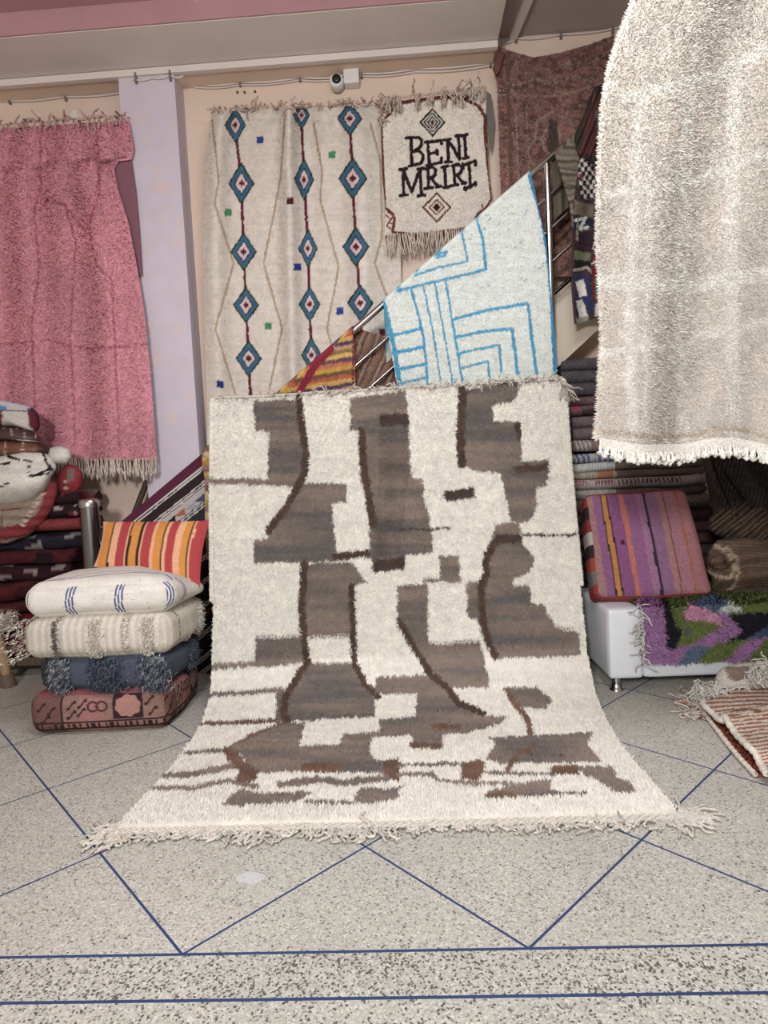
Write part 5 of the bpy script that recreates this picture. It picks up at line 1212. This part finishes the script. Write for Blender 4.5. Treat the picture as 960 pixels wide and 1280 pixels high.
# cream rug end with a grey-brown patch behind it
pk = Pattern(mottled(C(214, 208, 196), .1, .1, .1, 3), .8); pk.poly(C(138, 118, 106), [(906, 834), (938, 832), (941, 846), (920, 852), (910, 848)])
r = empty('cream_patch_rug', 'cream fringed rug with a grey-brown patch bunched between bench and orange rug', 'rug')
mb = MB(); lump(mb, [(894, 846), (902, 834), (930, 828), (960, 826), (1020, 826), (1060, 850), (1020, 866), (960, 866), (910, 866), (890, 864)], BYf-.12, .08, .06, lambda x, y: pk(x, y), n=120, m=20); mb.build('folds', WOOL, r)
mb = MB(); n = 170; px_ = np.concatenate([rng.uniform(868, 900, 95), rng.uniform(938, 975, 60), rng.uniform(895, 940, 15)]); py2 = np.concatenate([rng.uniform(852, 872, 95), rng.uniform(826, 846, 60), rng.uniform(856, 864, 15)])
e = P(px_, py2, BYf-.20+0*px_); e[:, 2] = np.maximum(e[:, 2], .02)
k_ = np.argsort(px_); mb.tube(e[k_][::3], .004, C(214, 210, 202), n=4)
strands(mb, e, np.stack([rng.normal(-.6, .5, n), rng.normal(-.5, .4, n), rng.normal(-.1, .4, n)], 1), .085, .0045, C(214, 210, 202), wig=.5, droop=.2, floor=.004, seg=9)
mb.build('fringe', WOOL, r)

# ================================================================== CREAM RUG HANGING IN THE RIGHT FOREGROUND
HY = 2.35
def hb(x, y):
    b = C(222, 212, 199)*(1+.10*noise(x*.03, y*.03, 3)+.06*noise(x*.25, y*.35, 5))[:, None]; return b
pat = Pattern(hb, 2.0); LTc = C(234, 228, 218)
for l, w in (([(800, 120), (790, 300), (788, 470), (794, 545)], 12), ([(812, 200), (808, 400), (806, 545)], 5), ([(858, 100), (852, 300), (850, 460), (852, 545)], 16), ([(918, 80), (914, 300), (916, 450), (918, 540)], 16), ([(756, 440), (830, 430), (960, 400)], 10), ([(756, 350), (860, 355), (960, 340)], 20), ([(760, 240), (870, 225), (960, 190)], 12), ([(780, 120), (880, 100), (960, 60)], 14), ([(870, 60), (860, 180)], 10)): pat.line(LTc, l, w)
pat.line(C(206, 184, 158), [(745, 536), (780, 540), (820, 546), (870, 542), (900, 533), (925, 535), (960, 544), (1100, 550)], 3.5)
hl = [(872, -318), (850, -120), (838, -60), (812, -20), (795, 2), (778, 45), (764, 90), (757, 130), (752, 200), (750, 300), (754, 370), (756, 430), (752, 500), (748, 547)]
hr = [(1240, -345), (1235, 100), (1220, 575)]
S0 = pxsheet(hl, hr, lambda u, v: HY - .045*np.sin(u*13+.6)*(.25+.75*v) - .02*np.sin(u*29+v*5)*v, bot=([0, .10, .22, .30, .36, .46, .6, .8, 1], [0, 6, 2, -8, -10, -2, 4, 0, 0]))
r = empty('cream_hanging_rug', 'large cream shaggy rug hanging in the right foreground', 'rug')
pt = lambda x, y, u, v: pat(x, y)
mb = MB(); sheet(mb, S0, 200, 320, pt, .014); pile(mb, S0, 340000, pt, .020, .0045, lay=(-.15, .6), up_=.55, var=.12, spread=.4, ur=(0, .6), vr=(.30, 1)); pile(mb, S0, 120000, pt, .022, .008, lay=(-.15, .6), up_=.55, var=.12, spread=.4, ur=(.6, 1)); pile(mb, S0, 50000, pt, .022, .008, lay=(-.15, .6), up_=.55, var=.12, spread=.4, ur=(0, .6), vr=(0, .30))
n = 6000; pile(mb, S0, n, pt, .024, .008, lay=(-.7, .4), up_=.4, uv=(np.zeros(n), rng.uniform(0, 1, n)))
mb.build('pile', SHAG, r)
mb = MB()
def SH(u, v):
    b = S0(u, np.ones_like(np.asarray(u, float))); b = b.copy(); b[..., 2] -= .038*np.asarray(v, float); b[..., 1] -= .012; return b
sheet(mb, SH, 220, 6, lambda x, y, u, v: np.broadcast_to(C(226, 218, 206), x.shape+(3,)), .008)
n = 280; u = np.linspace(.0, 1, n); b0 = SH(u, np.full(n, .8))
strands(mb, b0+rng.normal(0, .002, (n, 3)), np.stack([rng.normal(0, .07, n), -.1+0*u, -1+0*u], 1), .042, .0048, C(230, 224, 214), wig=.1, knot=1.4, seg=5, n=5)
mb.build('fringe', WOOL, r)

# ================================================================== LIGHT
def area(name, loc, target, size, size_y, power, col, spread=None):
    ld = bpy.data.lights.new(name, 'AREA'); ld.shape = 'RECTANGLE'; ld.size = size; ld.size_y = size_y; ld.energy = power; ld.color = col
    o = bpy.data.objects.new(name, ld); COL.objects.link(o); o.location = loc
    from mathutils import Vector
    o.rotation_euler = (Vector(target)-Vector(loc)).to_track_quat('-Z', 'Y').to_euler(); return o
area('doorway_daylight', (-.8, -1.7, 2.3), (.15, 3.0, .9), .5, .55, 142, (1.0, .98, .95))
area('shopfront_daylight', (0, -2.4, 2.2), (0, 2.5, 1.4), 4.5, 2.6, 12, (.95, .98, 1.0))
area('overhead_fill', (.45, 1.35, 3.4), (.1, 2.1, 0), 1.4, .6, 58, (.93, .97, 1.0))  # added overhead fill standing in for steep daylight; no lamp hangs here
w = bpy.data.worlds.new('world'); scene.world = w; w.use_nodes = True
w.node_tree.nodes['Background'].inputs[0].default_value = (.86, .92, 1.0, 1); w.node_tree.nodes['Background'].inputs[1].default_value = .40
scene.view_settings.view_transform = 'Standard'; scene.view_settings.look = 'None'; scene.view_settings.exposure = 0.0
scene.cycles.use_denoising = True
